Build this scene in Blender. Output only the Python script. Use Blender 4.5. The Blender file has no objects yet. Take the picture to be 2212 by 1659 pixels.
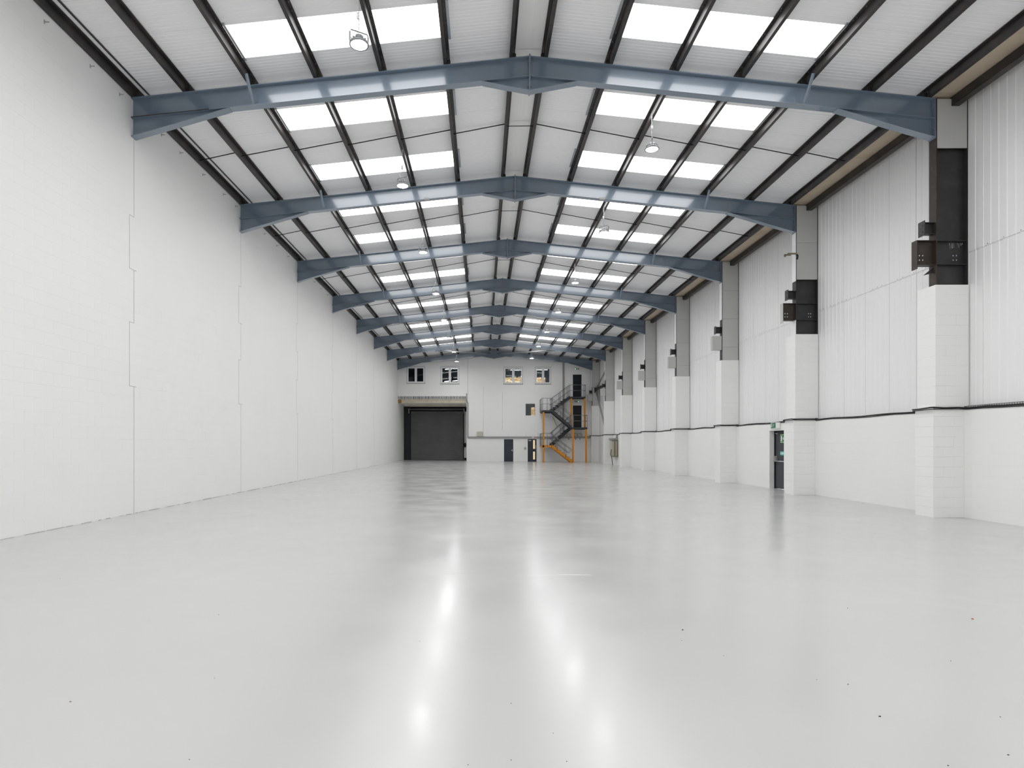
import bpy, math, random
from mathutils import Vector
R = random.Random(7)
C = bpy.context.scene.collection
SC = bpy.context.scene

# ------------------------------------------------------------------ camera
F_PX, VX, VY = 1296.8, 1042.0, 960.0          # focal length and vanishing point in the 2212 x 1659 frame
H = 1.595                                      # eye height
cam_d = bpy.data.cameras.new('camera'); cam = bpy.data.objects.new('camera', cam_d); C.objects.link(cam)
cam.location = (0, 0, H); cam.rotation_euler = (math.pi/2, 0, 0)
cam_d.sensor_width = 36.0; cam_d.lens = F_PX*36.0/2212
cam_d.shift_x = (1106-VX)/2212; cam_d.shift_y = (VY-829.5)/2212
cam_d.clip_start = 0.05; cam_d.clip_end = 400
SC.camera = cam

# ------------------------------------------------------------------ world, exposure
w = bpy.data.worlds.new('overcast_sky'); SC.world = w; w.use_nodes = True
bg = w.node_tree.nodes['Background']; bg.inputs[0].default_value = (0.92, 0.96, 1.0, 1); bg.inputs[1].default_value = 1.1
SC.view_settings.view_transform = 'Standard'; SC.view_settings.look = 'None'
SC.view_settings.gamma = 1.0; SC.view_settings.use_curve_mapping = False
SC.view_settings.exposure = 1.09
ROOF_L = 2.5      # daylight coming through the translucent rooflights
LAMP_L = 100.0     # high bay lamp lens
SC.cycles.max_bounces = 10; SC.cycles.diffuse_bounces = 9; SC.cycles.glossy_bounces = 4
SC.cycles.caustics_reflective = False; SC.cycles.caustics_refractive = False
SC.cycles.sample_clamp_indirect = 6.0; SC.cycles.use_adaptive_sampling = True; SC.cycles.adaptive_threshold = 0.02

# ------------------------------------------------------------------ helpers
ORI = {}
def tag(o, label=None, cat=None, group=None, kind=None):
    if label: o['label'] = label
    if cat: o['category'] = cat
    if group: o['group'] = group
    if kind: o['kind'] = kind
    return o
def thing(name, label, cat, loc=(0, 0, 0), group=None, kind=None):
    o = bpy.data.objects.new(name, None); o.empty_display_size = 0.1
    C.objects.link(o); o.location = loc; ORI[o.name] = Vector(loc)
    return tag(o, label, cat, group, kind)

class MB:
    def __init__(s): s.v = []; s.f = []; s.sm = []
    def quad(s, a, b, c, d, smooth=False):
        n = len(s.v); s.v += [tuple(a), tuple(b), tuple(c), tuple(d)]; s.f.append((n, n+1, n+2, n+3)); s.sm.append(smooth); return s
    def poly(s, pts):
        n = len(s.v); s.v += [tuple(p) for p in pts]; s.f.append(tuple(range(n, n+len(pts)))); s.sm.append(False); return s
    def box(s, x0, x1, y0, y1, z0, z1):
        n = len(s.v)
        s.v += [(x0,y0,z0),(x1,y0,z0),(x1,y1,z0),(x0,y1,z0),(x0,y0,z1),(x1,y0,z1),(x1,y1,z1),(x0,y1,z1)]
        for f in ((0,3,2,1),(4,5,6,7),(0,1,5,4),(1,2,6,5),(2,3,7,6),(3,0,4,7)): s.f.append(tuple(n+i for i in f)); s.sm.append(False)
        return s
    def bbox(s, x0, x1, y0, y1, z0, z1, c):
        """box with chamfered edges"""
        P = {}
        n = len(s.v)
        xs, ys, zs = (x0, x1), (y0, y1), (z0, z1)
        for i in (0, 1):
            for j in (0, 1):
                for k in (0, 1):
                    dx, dy, dz = (c if i == 0 else -c), (c if j == 0 else -c), (c if k == 0 else -c)
                    P[i,j,k,'x'] = len(s.v)-n; s.v.append((xs[i], ys[j]+dy, zs[k]+dz))
                    P[i,j,k,'y'] = len(s.v)-n; s.v.append((xs[i]+dx, ys[j], zs[k]+dz))
                    P[i,j,k,'z'] = len(s.v)-n; s.v.append((xs[i]+dx, ys[j]+dy, zs[k]))
        def add(*q): s.f.append(tuple(n+P[a] for a in q)); s.sm.append(False)
        for i in (0, 1):
            q = [(i,0,0,'x'),(i,1,0,'x'),(i,1,1,'x'),(i,0,1,'x')]; add(*(q if i else q[::-1]))
            q = [(0,i,0,'y'),(0,i,1,'y'),(1,i,1,'y'),(1,i,0,'y')]; add(*(q if i else q[::-1]))
            q = [(0,0,i,'z'),(1,0,i,'z'),(1,1,i,'z'),(0,1,i,'z')]; add(*(q if i else q[::-1]))
        for i in (0, 1):
            for j in (0, 1):
                add((i,j,0,'x'),(i,j,0,'y'),(i,j,1,'y'),(i,j,1,'x'))
                add((i,0,j,'x'),(i,0,j,'z'),(i,1,j,'z'),(i,1,j,'x'))
                add((0,i,j,'y'),(0,i,j,'z'),(1,i,j,'z'),(1,i,j,'y'))
                for k in (0, 1):
                    add((i,j,k,'x'),(i,j,k,'y'),(i,j,k,'z'))
        # each corner triangle was added twice; harmless duplicates are removed here
        seen = set(); nf = []; ns = []
        for f, m in zip(s.f, s.sm):
            k = tuple(sorted(f))
            if k in seen: continue
            seen.add(k); nf.append(f); ns.append(m)
        s.f, s.sm = nf, ns
        return s
    def prism(s, prof, fn, a, b, smooth=False, caps=True):
        """closed profile [(p,q)] extruded from a to b; fn(p,q,t) -> xyz"""
        n = len(s.v); m = len(prof)
        s.v += [tuple(fn(p, q, a)) for p, q in prof] + [tuple(fn(p, q, b)) for p, q in prof]
        for i in range(m):
            j = (i+1) % m; s.f.append((n+i, n+j, n+m+j, n+m+i)); s.sm.append(smooth)
        if caps:
            s.f.append(tuple(n+i for i in range(m))[::-1]); s.sm.append(False)
            s.f.append(tuple(n+m+i for i in range(m))); s.sm.append(False)
        return s
    def tube(s, pts, r, n=8, closed=False, caps=True):
        pts = [Vector(p) for p in pts]; base = len(s.v); m = len(pts); prev = None
        for i, p in enumerate(pts):
            if closed: t = pts[(i+1) % m]-pts[i-1]
            else: t = pts[min(i+1, m-1)]-pts[max(i-1, 0)]
            t.normalize()
            if prev is None:
                a = Vector((0, 0, 1)) if abs(t.z) < 0.9 else Vector((1, 0, 0))
                u = t.cross(a).normalized()
            else: u = (prev-t*prev.dot(t)).normalized()
            prev = u; v = t.cross(u)
            for k in range(n):
                an = 2*math.pi*k/n; s.v.append(tuple(p+u*(r*math.cos(an))+v*(r*math.sin(an))))
        for i in range(m if closed else m-1):
            for k in range(n):
                a = base+i*n+k; b = base+i*n+(k+1) % n; i2 = (i+1) % m
                s.f.append((a, b, base+i2*n+(k+1) % n, base+i2*n+k)); s.sm.append(True)
        if caps and not closed:
            s.f.append(tuple(base+k for k in range(n))[::-1]); s.sm.append(False)
            s.f.append(tuple(base+(m-1)*n+k for k in range(n))); s.sm.append(False)
        return s
    def lathe(s, prof, c, n=24):
        """profile [(r,z)] spun about the vertical through c"""
        base = len(s.v)
        for r, z in prof:
            for k in range(n):
                an = 2*math.pi*k/n; s.v.append((c[0]+r*math.cos(an), c[1]+r*math.sin(an), c[2]+z))
        for i in range(len(prof)-1):
            for k in range(n):
                s.f.append((base+i*n+k, base+i*n+(k+1) % n, base+(i+1)*n+(k+1) % n, base+(i+1)*n+k)); s.sm.append(True)
        return s
    def bar(s, p, q, wd, ht, up=(0, 0, 1)):
        """rectangular bar between two points"""
        p, q = Vector(p), Vector(q); t = (q-p).normalized(); side = t.cross(Vector(up)).normalized(); u = side.cross(t)
        n = len(s.v)
        for e in (p, q):
            for a, b in ((-1, -1), (1, -1), (1, 1), (-1, 1)): s.v.append(tuple(e+side*(a*wd/2)+u*(b*ht/2)))
        for f in ((3,2,1,0),(4,5,6,7),(0,1,5,4),(1,2,6,5),(2,3,7,6),(3,0,4,7)): s.f.append(tuple(n+i for i in f)); s.sm.append(False)
        return s
    def mesh(s, name, mat, o=Vector((0, 0, 0))):
        me = bpy.data.meshes.new(name)
        me.from_pydata([(v[0]-o[0], v[1]-o[1], v[2]-o[2]) for v in s.v], [], s.f)
        me.polygons.foreach_set('use_smooth', s.sm)
        me.materials.append(mat); me.update(); return me
    def build(s, name, mat, parent=None):
        o = ORI[parent.name] if parent is not None and parent.name in ORI else Vector((0, 0, 0))
        ob = bpy.data.objects.new(name, s.mesh(name, mat, o)); C.objects.link(ob)
        if parent is not None: ob.parent = parent; ORI[ob.name] = o
        return ob
def inst(name, me, parent, loc):
    o = bpy.data.objects.new(name, me); C.objects.link(o); o.parent = parent
    p = ORI.get(parent.name, Vector((0, 0, 0))); o.location = Vector(loc)-p
    return o
def copy_tree(o, parent=None):
    c = o.copy(); C.objects.link(c)
    if parent is not None: c.parent = parent
    for ch in list(o.children): copy_tree(ch, c)
    return c

# ------------------------------------------------------------------ materials
def mat(name, col, rough=0.5, spec=0.5, metal=0.0, var=None, bump=None, coat=0.0):
    m = bpy.data.materials.new(name); m.use_nodes = True; nt = m.node_tree; b = nt.nodes['Principled BSDF']
    b.inputs['Base Color'].default_value = (*col, 1); b.inputs['Roughness'].default_value = rough
    b.inputs['Specular IOR Level'].default_value = spec; b.inputs['Metallic'].default_value = metal
    b.inputs['Coat Weight'].default_value = coat
    geo = nt.nodes.new('ShaderNodeNewGeometry')
    if var:        # (scale, other colour, low, high)
        nz = nt.nodes.new('ShaderNodeTexNoise'); nz.inputs['Scale'].default_value = var[0]; nz.inputs['Detail'].default_value = 5
        cr = nt.nodes.new('ShaderNodeValToRGB'); cr.color_ramp.elements[0].position = var[2]; cr.color_ramp.elements[1].position = var[3]
        cr.color_ramp.elements[0].color = (*col, 1); cr.color_ramp.elements[1].color = (*var[1], 1)
        nt.links.new(geo.outputs['Position'], nz.inputs['Vector']); nt.links.new(nz.outputs['Fac'], cr.inputs['Fac'])
        nt.links.new(cr.outputs['Color'], b.inputs['Base Color'])
    if bump:       # (scale, distance)
        nz = nt.nodes.new('ShaderNodeTexNoise'); nz.inputs['Scale'].default_value = bump[0]; nz.inputs['Detail'].default_value = 3
        bp = nt.nodes.new('ShaderNodeBump'); bp.inputs['Distance'].default_value = bump[1]
        nt.links.new(geo.outputs['Position'], nz.inputs['Vector']); nt.links.new(nz.outputs['Fac'], bp.inputs['Height']); nt.links.new(bp.outputs['Normal'], b.inputs['Normal'])
    return m
def emit(name, col, s):
    m = bpy.data.materials.new(name); m.use_nodes = True; nt = m.node_tree; nt.nodes.remove(nt.nodes['Principled BSDF'])
    e = nt.nodes.new('ShaderNodeEmission'); e.inputs[0].default_value = (*col, 1); e.inputs[1].default_value = s
    nt.links.new(e.outputs[0], nt.nodes['Material Output'].inputs[0]); return m
WALL = (0.86, 0.86, 0.855)
M = {}
M['paint'] = mat('white_wall_paint', WALL, 0.55, 0.35, var=(0.7, (0.84, 0.838, 0.83), 0.35, 0.75), bump=(45, 0.0012))
M['mortar'] = mat('painted_mortar', (0.82, 0.82, 0.81), 0.7, 0.3)
M['sealant'] = mat('joint_sealant', (0.38, 0.38, 0.375), 0.8, 0.2)
M['liner'] = mat('white_liner_sheet', (0.87, 0.87, 0.885), 0.42, 0.4)
M['ridge'] = mat('ridge_liner', (0.86, 0.86, 0.85), 0.5, 0.4)
M['clad'] = mat('white_wall_cladding', (0.84, 0.84, 0.845), 0.36, 0.45)
M['frame'] = mat('blue_grey_steel_paint', (0.155, 0.203, 0.26), 0.2, 0.9, bump=(12, 0.0004), coat=0.5)
M['purlin'] = mat('dark_oxide_purlin', (0.022, 0.020, 0.0195), 0.42, 0.5, var=(2.5, (0.05, 0.04, 0.034), 0.45, 0.75))
M['column'] = mat('black_oxide_steel', (0.024, 0.024, 0.025), 0.45, 0.5, var=(3.5, (0.045, 0.043, 0.042), 0.5, 0.8))
M['rust'] = mat('brown_primed_steel', (0.035, 0.026, 0.021), 0.5, 0.45, var=(6, (0.07, 0.052, 0.04), 0.5, 0.8))
M['board'] = mat('grey_fire_board', (0.52, 0.52, 0.508), 0.6, 0.3, var=(1.2, (0.49, 0.49, 0.478), 0.4, 0.7))
M['soffit'] = mat('beige_gutter_board', (0.50, 0.42, 0.32), 0.7, 0.3, var=(2, (0.40, 0.33, 0.24), 0.45, 0.8))
M['galv'] = mat('galvanised_steel', (0.42, 0.44, 0.46), 0.38, 0.5, metal=0.6)
M['tube'] = mat('galvanised_handrail', (0.20, 0.205, 0.21), 0.4, 0.5, metal=0.4)
M['rod'] = mat('black_steel_rod', (0.012, 0.012, 0.012), 0.5, 0.4)
M['orange'] = mat('orange_steel_paint', (0.62, 0.235, 0.012), 0.45, 0.4)
M['stair'] = mat('charcoal_steel_paint', (0.034, 0.037, 0.042), 0.45, 0.4)
M['navy'] = mat('navy_door_paint', (0.026, 0.034, 0.046), 0.4, 0.4)
M['navydark'] = mat('dark_navy_door_paint', (0.007, 0.010, 0.014), 0.4, 0.4)
M['shutter'] = mat('grey_shutter_steel', (0.17, 0.17, 0.172), 0.45, 0.45, var=(0.9, (0.14, 0.14, 0.142), 0.4, 0.7))
M['black'] = mat('matt_black', (0.006, 0.006, 0.007), 0.6, 0.3)
M['upvc'] = mat('white_upvc', (0.82, 0.82, 0.83), 0.3, 0.5)
M['sill'] = mat('grey_window_sill', (0.36, 0.36, 0.36), 0.5, 0.4)
M['cream'] = mat('cream_beam_paint', (0.56, 0.51, 0.41), 0.6, 0.3, var=(2.2, (0.42, 0.37, 0.28), 0.5, 0.85))
M['timber'] = mat('weathered_timber', (0.30, 0.17, 0.06), 0.7, 0.3)
M['trunk'] = mat('grey_trunking', (0.30, 0.305, 0.305), 0.45, 0.45)
M['beige'] = mat('beige_switchgear', (0.52, 0.49, 0.42), 0.5, 0.4)
M['olive'] = mat('olive_switchgear', (0.21, 0.185, 0.13), 0.5, 0.4)
M['white'] = mat('white_plastic', (0.80, 0.80, 0.80), 0.4, 0.4)
M['silver'] = mat('satin_silver', (0.55, 0.56, 0.57), 0.3, 0.5, metal=0.7)
M['green'] = mat('sign_green', (0.006, 0.17, 0.085), 0.4, 0.4)
M['lime'] = mat('sign_pale_green', (0.52, 0.72, 0.30), 0.4, 0.4)
M['teal'] = mat('sticker_turquoise', (0.10, 0.55, 0.50), 0.4, 0.4)
M['red'] = mat('sign_red', (0.52, 0.03, 0.04), 0.4, 0.4)
M['cable'] = mat('black_cable', (0.010, 0.010, 0.010), 0.5, 0.4)
M['office'] = mat('office_grey_wall', (0.42, 0.44, 0.47), 0.7, 0.3)
M['office_unlit'] = mat('office_unlit_wall', (0.045, 0.05, 0.057), 0.7, 0.3)  # darkness of an unlit room put into the wall colour
M['lampbody'] = mat('lamp_grey_casting', (0.30, 0.31, 0.32), 0.4, 0.5, metal=0.3)
M['grit'] = mat('dark_grit', (0.03, 0.03, 0.028), 0.7, 0.3)
M['leafm'] = mat('orange_leaf', (0.45, 0.12, 0.03), 0.6, 0.3)
M['tan'] = mat('tan_chip', (0.28, 0.19, 0.09), 0.6, 0.3)
M['scuff'] = mat('pale_paint_scuff', (0.30, 0.30, 0.30), 0.6, 0.3)
M['foliage'] = mat('autumn_foliage', (0.74, 0.47, 0.26), 0.7, 0.2, var=(3.2, (0.76, 0.66, 0.38), 0.42, 0.6))
M['bark'] = mat('dark_bark', (0.06, 0.045, 0.03), 0.8, 0.2)
M['pane'] = emit('daylit_translucent_sheet', (1.0, 0.995, 0.985), ROOF_L)
M['lens'] = emit('lit_lamp_lens', (0.97, 1.0, 0.97), LAMP_L)
M['strip'] = emit('lit_office_strip', (0.92, 0.97, 1.0), 3.0)
M['ring'] = emit('window_reflection_glow', (0.92, 0.97, 1.0), 1.0)  # glow of the rings that imitate window reflections
M['led'] = emit('green_indicator', (0.25, 1.0, 0.5), 1.5)
M['litpanel'] = emit('lit_vision_panel', (0.74, 0.60, 0.38), 0.5)

def glass():
    m = bpy.data.materials.new('window_glass'); m.use_nodes = True; nt = m.node_tree; nt.nodes.remove(nt.nodes['Principled BSDF'])
    t = nt.nodes.new('ShaderNodeBsdfTransparent'); g = nt.nodes.new('ShaderNodeBsdfGlossy'); g.inputs['Roughness'].default_value = 0.02
    t.inputs[0].default_value = (0.93, 0.96, 0.96, 1)
    fr = nt.nodes.new('ShaderNodeFresnel'); fr.inputs[0].default_value = 1.5; mx = nt.nodes.new('ShaderNodeMixShader')
    nt.links.new(fr.outputs[0], mx.inputs[0]); nt.links.new(t.outputs[0], mx.inputs[1]); nt.links.new(g.outputs[0], mx.inputs[2])
    nt.links.new(mx.outputs[0], nt.nodes['Material Output'].inputs[0]); return m
M['glass'] = glass()

def floor_mat():
    m = bpy.data.materials.new('gloss_grey_floor_paint'); m.use_nodes = True; nt = m.node_tree; N = nt.nodes; L = nt.links
    b = N['Principled BSDF']; geo = N.new('ShaderNodeNewGeometry')
    def noise(scale, detail=3, sx=1.0, sy=1.0):
        mp = N.new('ShaderNodeMapping'); mp.inputs['Scale'].default_value = (sx, sy, 1)
        nz = N.new('ShaderNodeTexNoise'); nz.inputs['Scale'].default_value = scale; nz.inputs['Detail'].default_value = detail
        L.new(geo.outputs['Position'], mp.inputs[0]); L.new(mp.outputs[0], nz.inputs['Vector']); return nz.outputs['Fac']
    def ramp(fac, p0, p1, c0, c1):
        r = N.new('ShaderNodeValToRGB'); r.color_ramp.elements[0].position = p0; r.color_ramp.elements[1].position = p1
        r.color_ramp.elements[0].color = (*c0, 1); r.color_ramp.elements[1].color = (*c1, 1); L.new(fac, r.inputs[0]); return r.outputs[0]
    L.new(ramp(noise(0.35, 4), 0.35, 0.7, (0.525, 0.525, 0.523), (0.545, 0.543, 0.538)), b.inputs['Base Color'])
    L.new(ramp(noise(0.9, 5), 0.35, 0.68, (0.16,)*3, (0.25,)*3), b.inputs['Roughness'])
    b.inputs['Specular IOR Level'].default_value = 0.36
    h = None
    for fac, amp in ((noise(0.55, 2, 0.5, 1.0), 0.0009), (noise(2.6, 2, 0.4, 1.0), 0.00024),
                     (ramp(noise(3.4, 5, 0.6, 1.6), 0.64, 0.74, (0,)*3, (1,)*3), 0.00014), (noise(60, 2), 0.00016)):
        mu = N.new('ShaderNodeMath'); mu.operation = 'MULTIPLY'; mu.inputs[1].default_value = amp; L.new(fac, mu.inputs[0])
        if h is None: h = mu.outputs[0]
        else:
            ad = N.new('ShaderNodeMath'); ad.operation = 'ADD'; L.new(h, ad.inputs[0]); L.new(mu.outputs[0], ad.inputs[1]); h = ad.outputs[0]
    bp = N.new('ShaderNodeBump'); bp.inputs['Distance'].default_value = 1.0; bp.inputs['Strength'].default_value = 1.0
    L.new(h, bp.inputs['Height']); L.new(bp.outputs['Normal'], b.inputs['Normal'])
    return m
M['floor'] = floor_mat()

# ------------------------------------------------------------------ the plan of the hall
XL, XR, XRIDGE = -7.86, 10.14, 1.06
PITCH = 0.1048
FY = [13.52+6.0*i for i in range(8)]                 # the eight portal frames in view
YB, YDOOR, Y0 = 56.0, 60.3, -5.0                     # gable wall, shutter plane, wall behind the viewer
def T(x): return H+8.70-PITCH*abs(x-XRIDGE)          # top of the rafters
def RF(x): return T(x)+0.20                          # underside of the roof lining
def FZ(x): return -0.0042*(x-1.1)                    # the floor falls slightly across the hall
XDADO, XCLAD = 10.74, 10.87
ZDADO = H+0.785
ORD = ['first', 'second', 'third', 'fourth', 'fifth', 'sixth', 'seventh', 'eighth', 'ninth', 'tenth', 'eleventh', 'twelfth', 'thirteenth', 'fourteenth', 'fifteenth']

# floor
fl = MB()
for i in range(8):
    xa, xb = -8.6+2.5*i, -8.6+2.5*(i+1)
    fl.quad((xa, Y0, FZ(xa)), (xb, Y0, FZ(xb)), (xb, 61, FZ(xb)), (xa, 61, FZ(xa)))
flo = tag(fl.build('floor', M['floor']), 'glossy pale grey painted concrete floor', 'floor', kind='structure')

for yj in (7.35, 16.95, 28.6):
    j = MB()
    for k in range(40):
        xa = XL+k*0.46; xb = xa+0.46
        if R.random() < 0.25: continue
        h = R.uniform(0.0008, 0.0022); y = yj+0.01*math.sin(k*0.7)
        j.quad((xa, y-0.02, FZ(xa)), (xb, y-0.02, FZ(xb)), (xb, y, FZ(xb)+h), (xa, y, FZ(xa)+h)).quad((xa, y, FZ(xa)+h), (xb, y, FZ(xb)+h), (xb, y+0.02, FZ(xb)), (xa, y+0.02, FZ(xa)))
    j.build('floor_joint', M['floor'], flo)

# ---- blockwork: chamfered block faces on a recessed mortar backing
CRS, BL = 0.2385, 0.466
def spans(a, b, cuts):
    out = [(a, b)]
    for c0, c1 in cuts:
        nx = []
        for p, q in out:
            if c1 <= p or c0 >= q: nx.append((p, q)); continue
            if c0-p > 0.03: nx.append((p, c0))
            if q-c1 > 0.03: nx.append((c1, q))
        out = nx
    return out
def block_rects(u0, u1, v0, v1, openings=(), bounds=None):
    """rows of staggered blocks; bounds(row) gives extra straight joints along the row"""
    res = []; k = 0; v = v0
    while v < v1-0.02:
        vt = min(v+CRS, v1); js = sorted(bounds(k)) if bounds else []
        edges = [u0]+[j for j in js if u0 < j < u1]+[u1]
        for a, b in zip(edges[:-1], edges[1:]):
            u = a-(BL/2 if k % 2 else 0)
            while u < b-0.01:
                p, q = max(u, a), min(u+BL, b)
                if q-p > 0.03:
                    cuts = [(o[0], o[1]) for o in openings if o[2] < (v+vt)/2 < o[3]]
                    for s0, s1 in spans(p, q, cuts): res.append((s0, s1, v, vt))
                u += BL
        v = vt; k += 1
    return res
def block_face(mb, fn, u0, u1, v0, v1, deep=0.0, j=0.0004, c=0.005, d0=0.0):
    dep = R.choice((0.0003, 0.0006, 0.0012, 0.0016)); cu = min(0.03, (u1-u0)*0.2)
    a = (u0+j, v0+j, u1-j, v1-j); i = (a[0]+cu, a[1]+c, a[2]-cu, a[3]-c)
    o = [(a[0], a[1]), (a[2], a[1]), (a[2], a[3]), (a[0], a[3])]; n = [(i[0], i[1]), (i[2], i[1]), (i[2], i[3]), (i[0], i[3])]
    b = len(mb.v)
    mb.v += [tuple(fn(p, q, d0)) for p, q in n]+[tuple(fn(p, q, d0-dep)) for p, q in o]
    mb.f.append((b, b+1, b+2, b+3)); mb.sm.append(False)
    for k in range(4): mb.f.append((b+4+k, b+4+(k+1) % 4, b+(k+1) % 4, b+k)); mb.sm.append(False)
    if deep:
        mb.v += [tuple(fn(p, q, d0-deep)) for p, q in o]
        for k in range(4): mb.f.append((b+8+k, b+8+(k+1) % 4, b+4+(k+1) % 4, b+4+k)); mb.sm.append(False)
def blockwork(parent, rects, fn, limit, near):
    """the `limit` blocks that show largest become parts of their own, the rest one joined part"""
    rects = sorted(rects, key=near); cache = {}; rest = MB()
    for n, (u0, u1, v0, v1) in enumerate(rects):
        d0 = R.uniform(-0.0002, 0.0002)
        if n < limit:
            key = (round(u1-u0, 3), round(v1-v0, 3))
            if key not in cache:
                mb = MB(); block_face(mb, fn, -(u1-u0)/2, (u1-u0)/2, -(v1-v0)/2, (v1-v0)/2, deep=0.03)
                z = Vector(fn(0, 0, 0)); cache[key] = mb.mesh('block', M['paint'], z)
            inst('block', cache[key], parent, fn((u0+u1)/2, (v0+v1)/2, d0))
        else: block_face(rest, fn, u0, u1, v0, v1, d0=d0)
    if rest.f: tag(rest.build('blockwork', M['paint'], parent), kind='stuff')

# ---- wall_left: the long blank blockwork wall
ZWT = H+7.80
wl = MB().box(-8.25, XL-0.006, Y0, YDOOR+0.2, -0.3, ZWT).build('wall_left', M['mortar'])
tag(wl, 'long blank white painted blockwork wall without openings', 'wall', kind='structure')
def lw(u, v, d): return (XL+d, u, v)
def joints(k):
    off = -0.15 if (12 <= k < 18 or 23 <= k < 28) else 0.02
    return [y+off for y in FY]
zf = FZ(XL)
blockwork(wl, block_rects(7.5, YB, zf, ZWT-0.03, bounds=joints), lw, 300, lambda r: abs((r[0]+r[1])/2-10.9)+0.06*abs(r[2]-3))
blockwork_end = MB()
for r in block_rects(YB, YDOOR, zf, H+3.8): block_face(blockwork_end, lw, *r)
tag(blockwork_end.build('blockwork', M['paint'], wl), kind='stuff')
plain = MB().box(XL-0.004, XL, Y0, 7.5, zf, ZWT-0.03); plain.build('painted_face', M['paint'], wl)
# sealant in the stepped movement joints
sj = MB()
for i, y in enumerate(FY[:6]):
    for k0, k1 in ((0, 12), (12, 18), (18, 23), (23, 28), (28, 38)):
        off = -0.15 if (12 <= k0 < 18 or 23 <= k0 < 28) else 0.02
        wd = 0.006
        top = min(zf+k1*CRS, H+6.95)
        sj.box(XL-0.004, XL+0.0012, y+off-wd, y+off+wd, zf+k0*CRS, top)
    for k in (12, 18, 23, 28):
        sj.box(XL-0.004, XL+0.0012, y-0.15, y+(0.12 if k in (12, 23) else 0.02), zf+k*CRS-0.005, zf+k*CRS+0.005)
sj.build('movement_joint', M['sealant'], wl)
fj = MB(); y = 8.6
while y < 46:
    l = R.uniform(0.06, 0.5); fj.box(XL, XL+R.uniform(0.006, 0.014), y, y+l, FZ(XL)-0.002, FZ(XL)+R.uniform(0.004, 0.014)); y += l+R.uniform(0.0, 0.35)
tag(fj.build('floor_joint', M['sealant'], wl), kind='stuff')
# ---- wall_right: dado of blockwork, ribbed sheeting above
DOOR_Y = (21.38, 22.46); DOOR_Z = FZ(XDADO)+2.14
wr = MB()
zr = FZ(XDADO)
wr.box(XDADO+0.006, 11.2, Y0, DOOR_Y[0], -0.3, ZDADO).box(XDADO+0.006, 11.2, DOOR_Y[1], YB+0.2, -0.3, ZDADO).box(XDADO+0.006, 11.2, DOOR_Y[0], DOOR_Y[1], DOOR_Z, ZDADO)
wr.box(XCLAD+0.05, 11.2, Y0, YB+0.2, ZDADO, H+8.3)
wr = tag(wr.build('wall_right', M['mortar']), 'long side wall with white blockwork dado and ribbed white sheeting above', 'wall', kind='structure')
def rw(u, v, d): return (XDADO-d, u, v)
rects = block_rects(9.0, YB, zr, ZDADO-0.005, openings=[(DOOR_Y[0], DOOR_Y[1], -1, DOOR_Z)])
blockwork(wr, rects, rw, 290, lambda r: abs((r[0]+r[1])/2-16.0))
MB().box(XDADO, XDADO+0.005, Y0, 9.0, zr, ZDADO).build('painted_face', M['paint'], wr)
rv = MB()     # door reveal faces
rv.box(XDADO+0.001, 11.15, DOOR_Y[1]-0.006, DOOR_Y[1]-0.001, zr, DOOR_Z-0.002).box(XDADO+0.001, 11.15, DOOR_Y[0]+0.001, DOOR_Y[0]+0.006, zr, DOOR_Z-0.002)
rv.build('door_reveal', M['paint'], wr)
# ribbed cladding panels, a lower and an upper course
def clad_mesh(ht, name):
    mb = MB(); pts = []; pitch = 0.2
    for r in range(5):
        a = r*pitch
        pts += [(a+0.004, 0.0), (a+0.132, 0.0), (a+0.146, -0.012), (a+0.186, -0.012)]
    pts += [(0.996, 0.0)]
    n = len(pts)
    for i in range(n-1):
        (a, d), (b, e) = pts[i], pts[i+1]
        mb.quad((XCLAD-d-0.022, a, 0), (XCLAD-d-0.022, a, ht), (XCLAD-e-0.022, b, ht), (XCLAD-e-0.022, b, 0))
    mb.quad((XCLAD+0.02, 0, 0), (XCLAD-0.022, 0.004, 0), (XCLAD-0.022, 0.004, ht), (XCLAD+0.02, 0, ht))
    return mb.mesh(name, M['clad'])
def clad_profile_fix(me):
    return me
ZLAP = H+4.29
cl_lo, cl_up = clad_mesh(ZLAP-ZDADO+0.03, 'cladding_panel'), clad_mesh(H+7.72-ZLAP, 'cladding_panel')
for i in range(48):
    y = 8.02+i
    if y+1 > YB+0.3: break
    inst('cladding_panel', cl_lo, wr, (0.012, y, ZDADO)); inst('cladding_panel', cl_up, wr, (0.0, y, ZLAP))
sc_ = MB()
for i in range(0, 40):
    for k in range(5):
        y = 9.02+i+k*0.2+0.07
        if R.random() < 0.5: sc_.box(XCLAD-0.028, XCLAD-0.018, y-0.008, y+0.008, ZLAP+0.02, ZLAP+0.036)
tag(sc_.build('sheet_fixings', M['trunk'], wr), kind='stuff')
MB().box(XCLAD-0.02, 11.0, Y0, 8.02, ZDADO, H+7.8).build('painted_face', M['clad'], wr)
# trim along the dado top, and corner flashings in front of each column
tr = MB().box(XDADO+0.012, XCLAD+0.04, Y0, YB, ZDADO-0.004, ZDADO+0.028)
tag(tr.build('trim_1', M['sill']), 'thin grey flashing along the top of the dado', 'trim', kind='structure')

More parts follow.
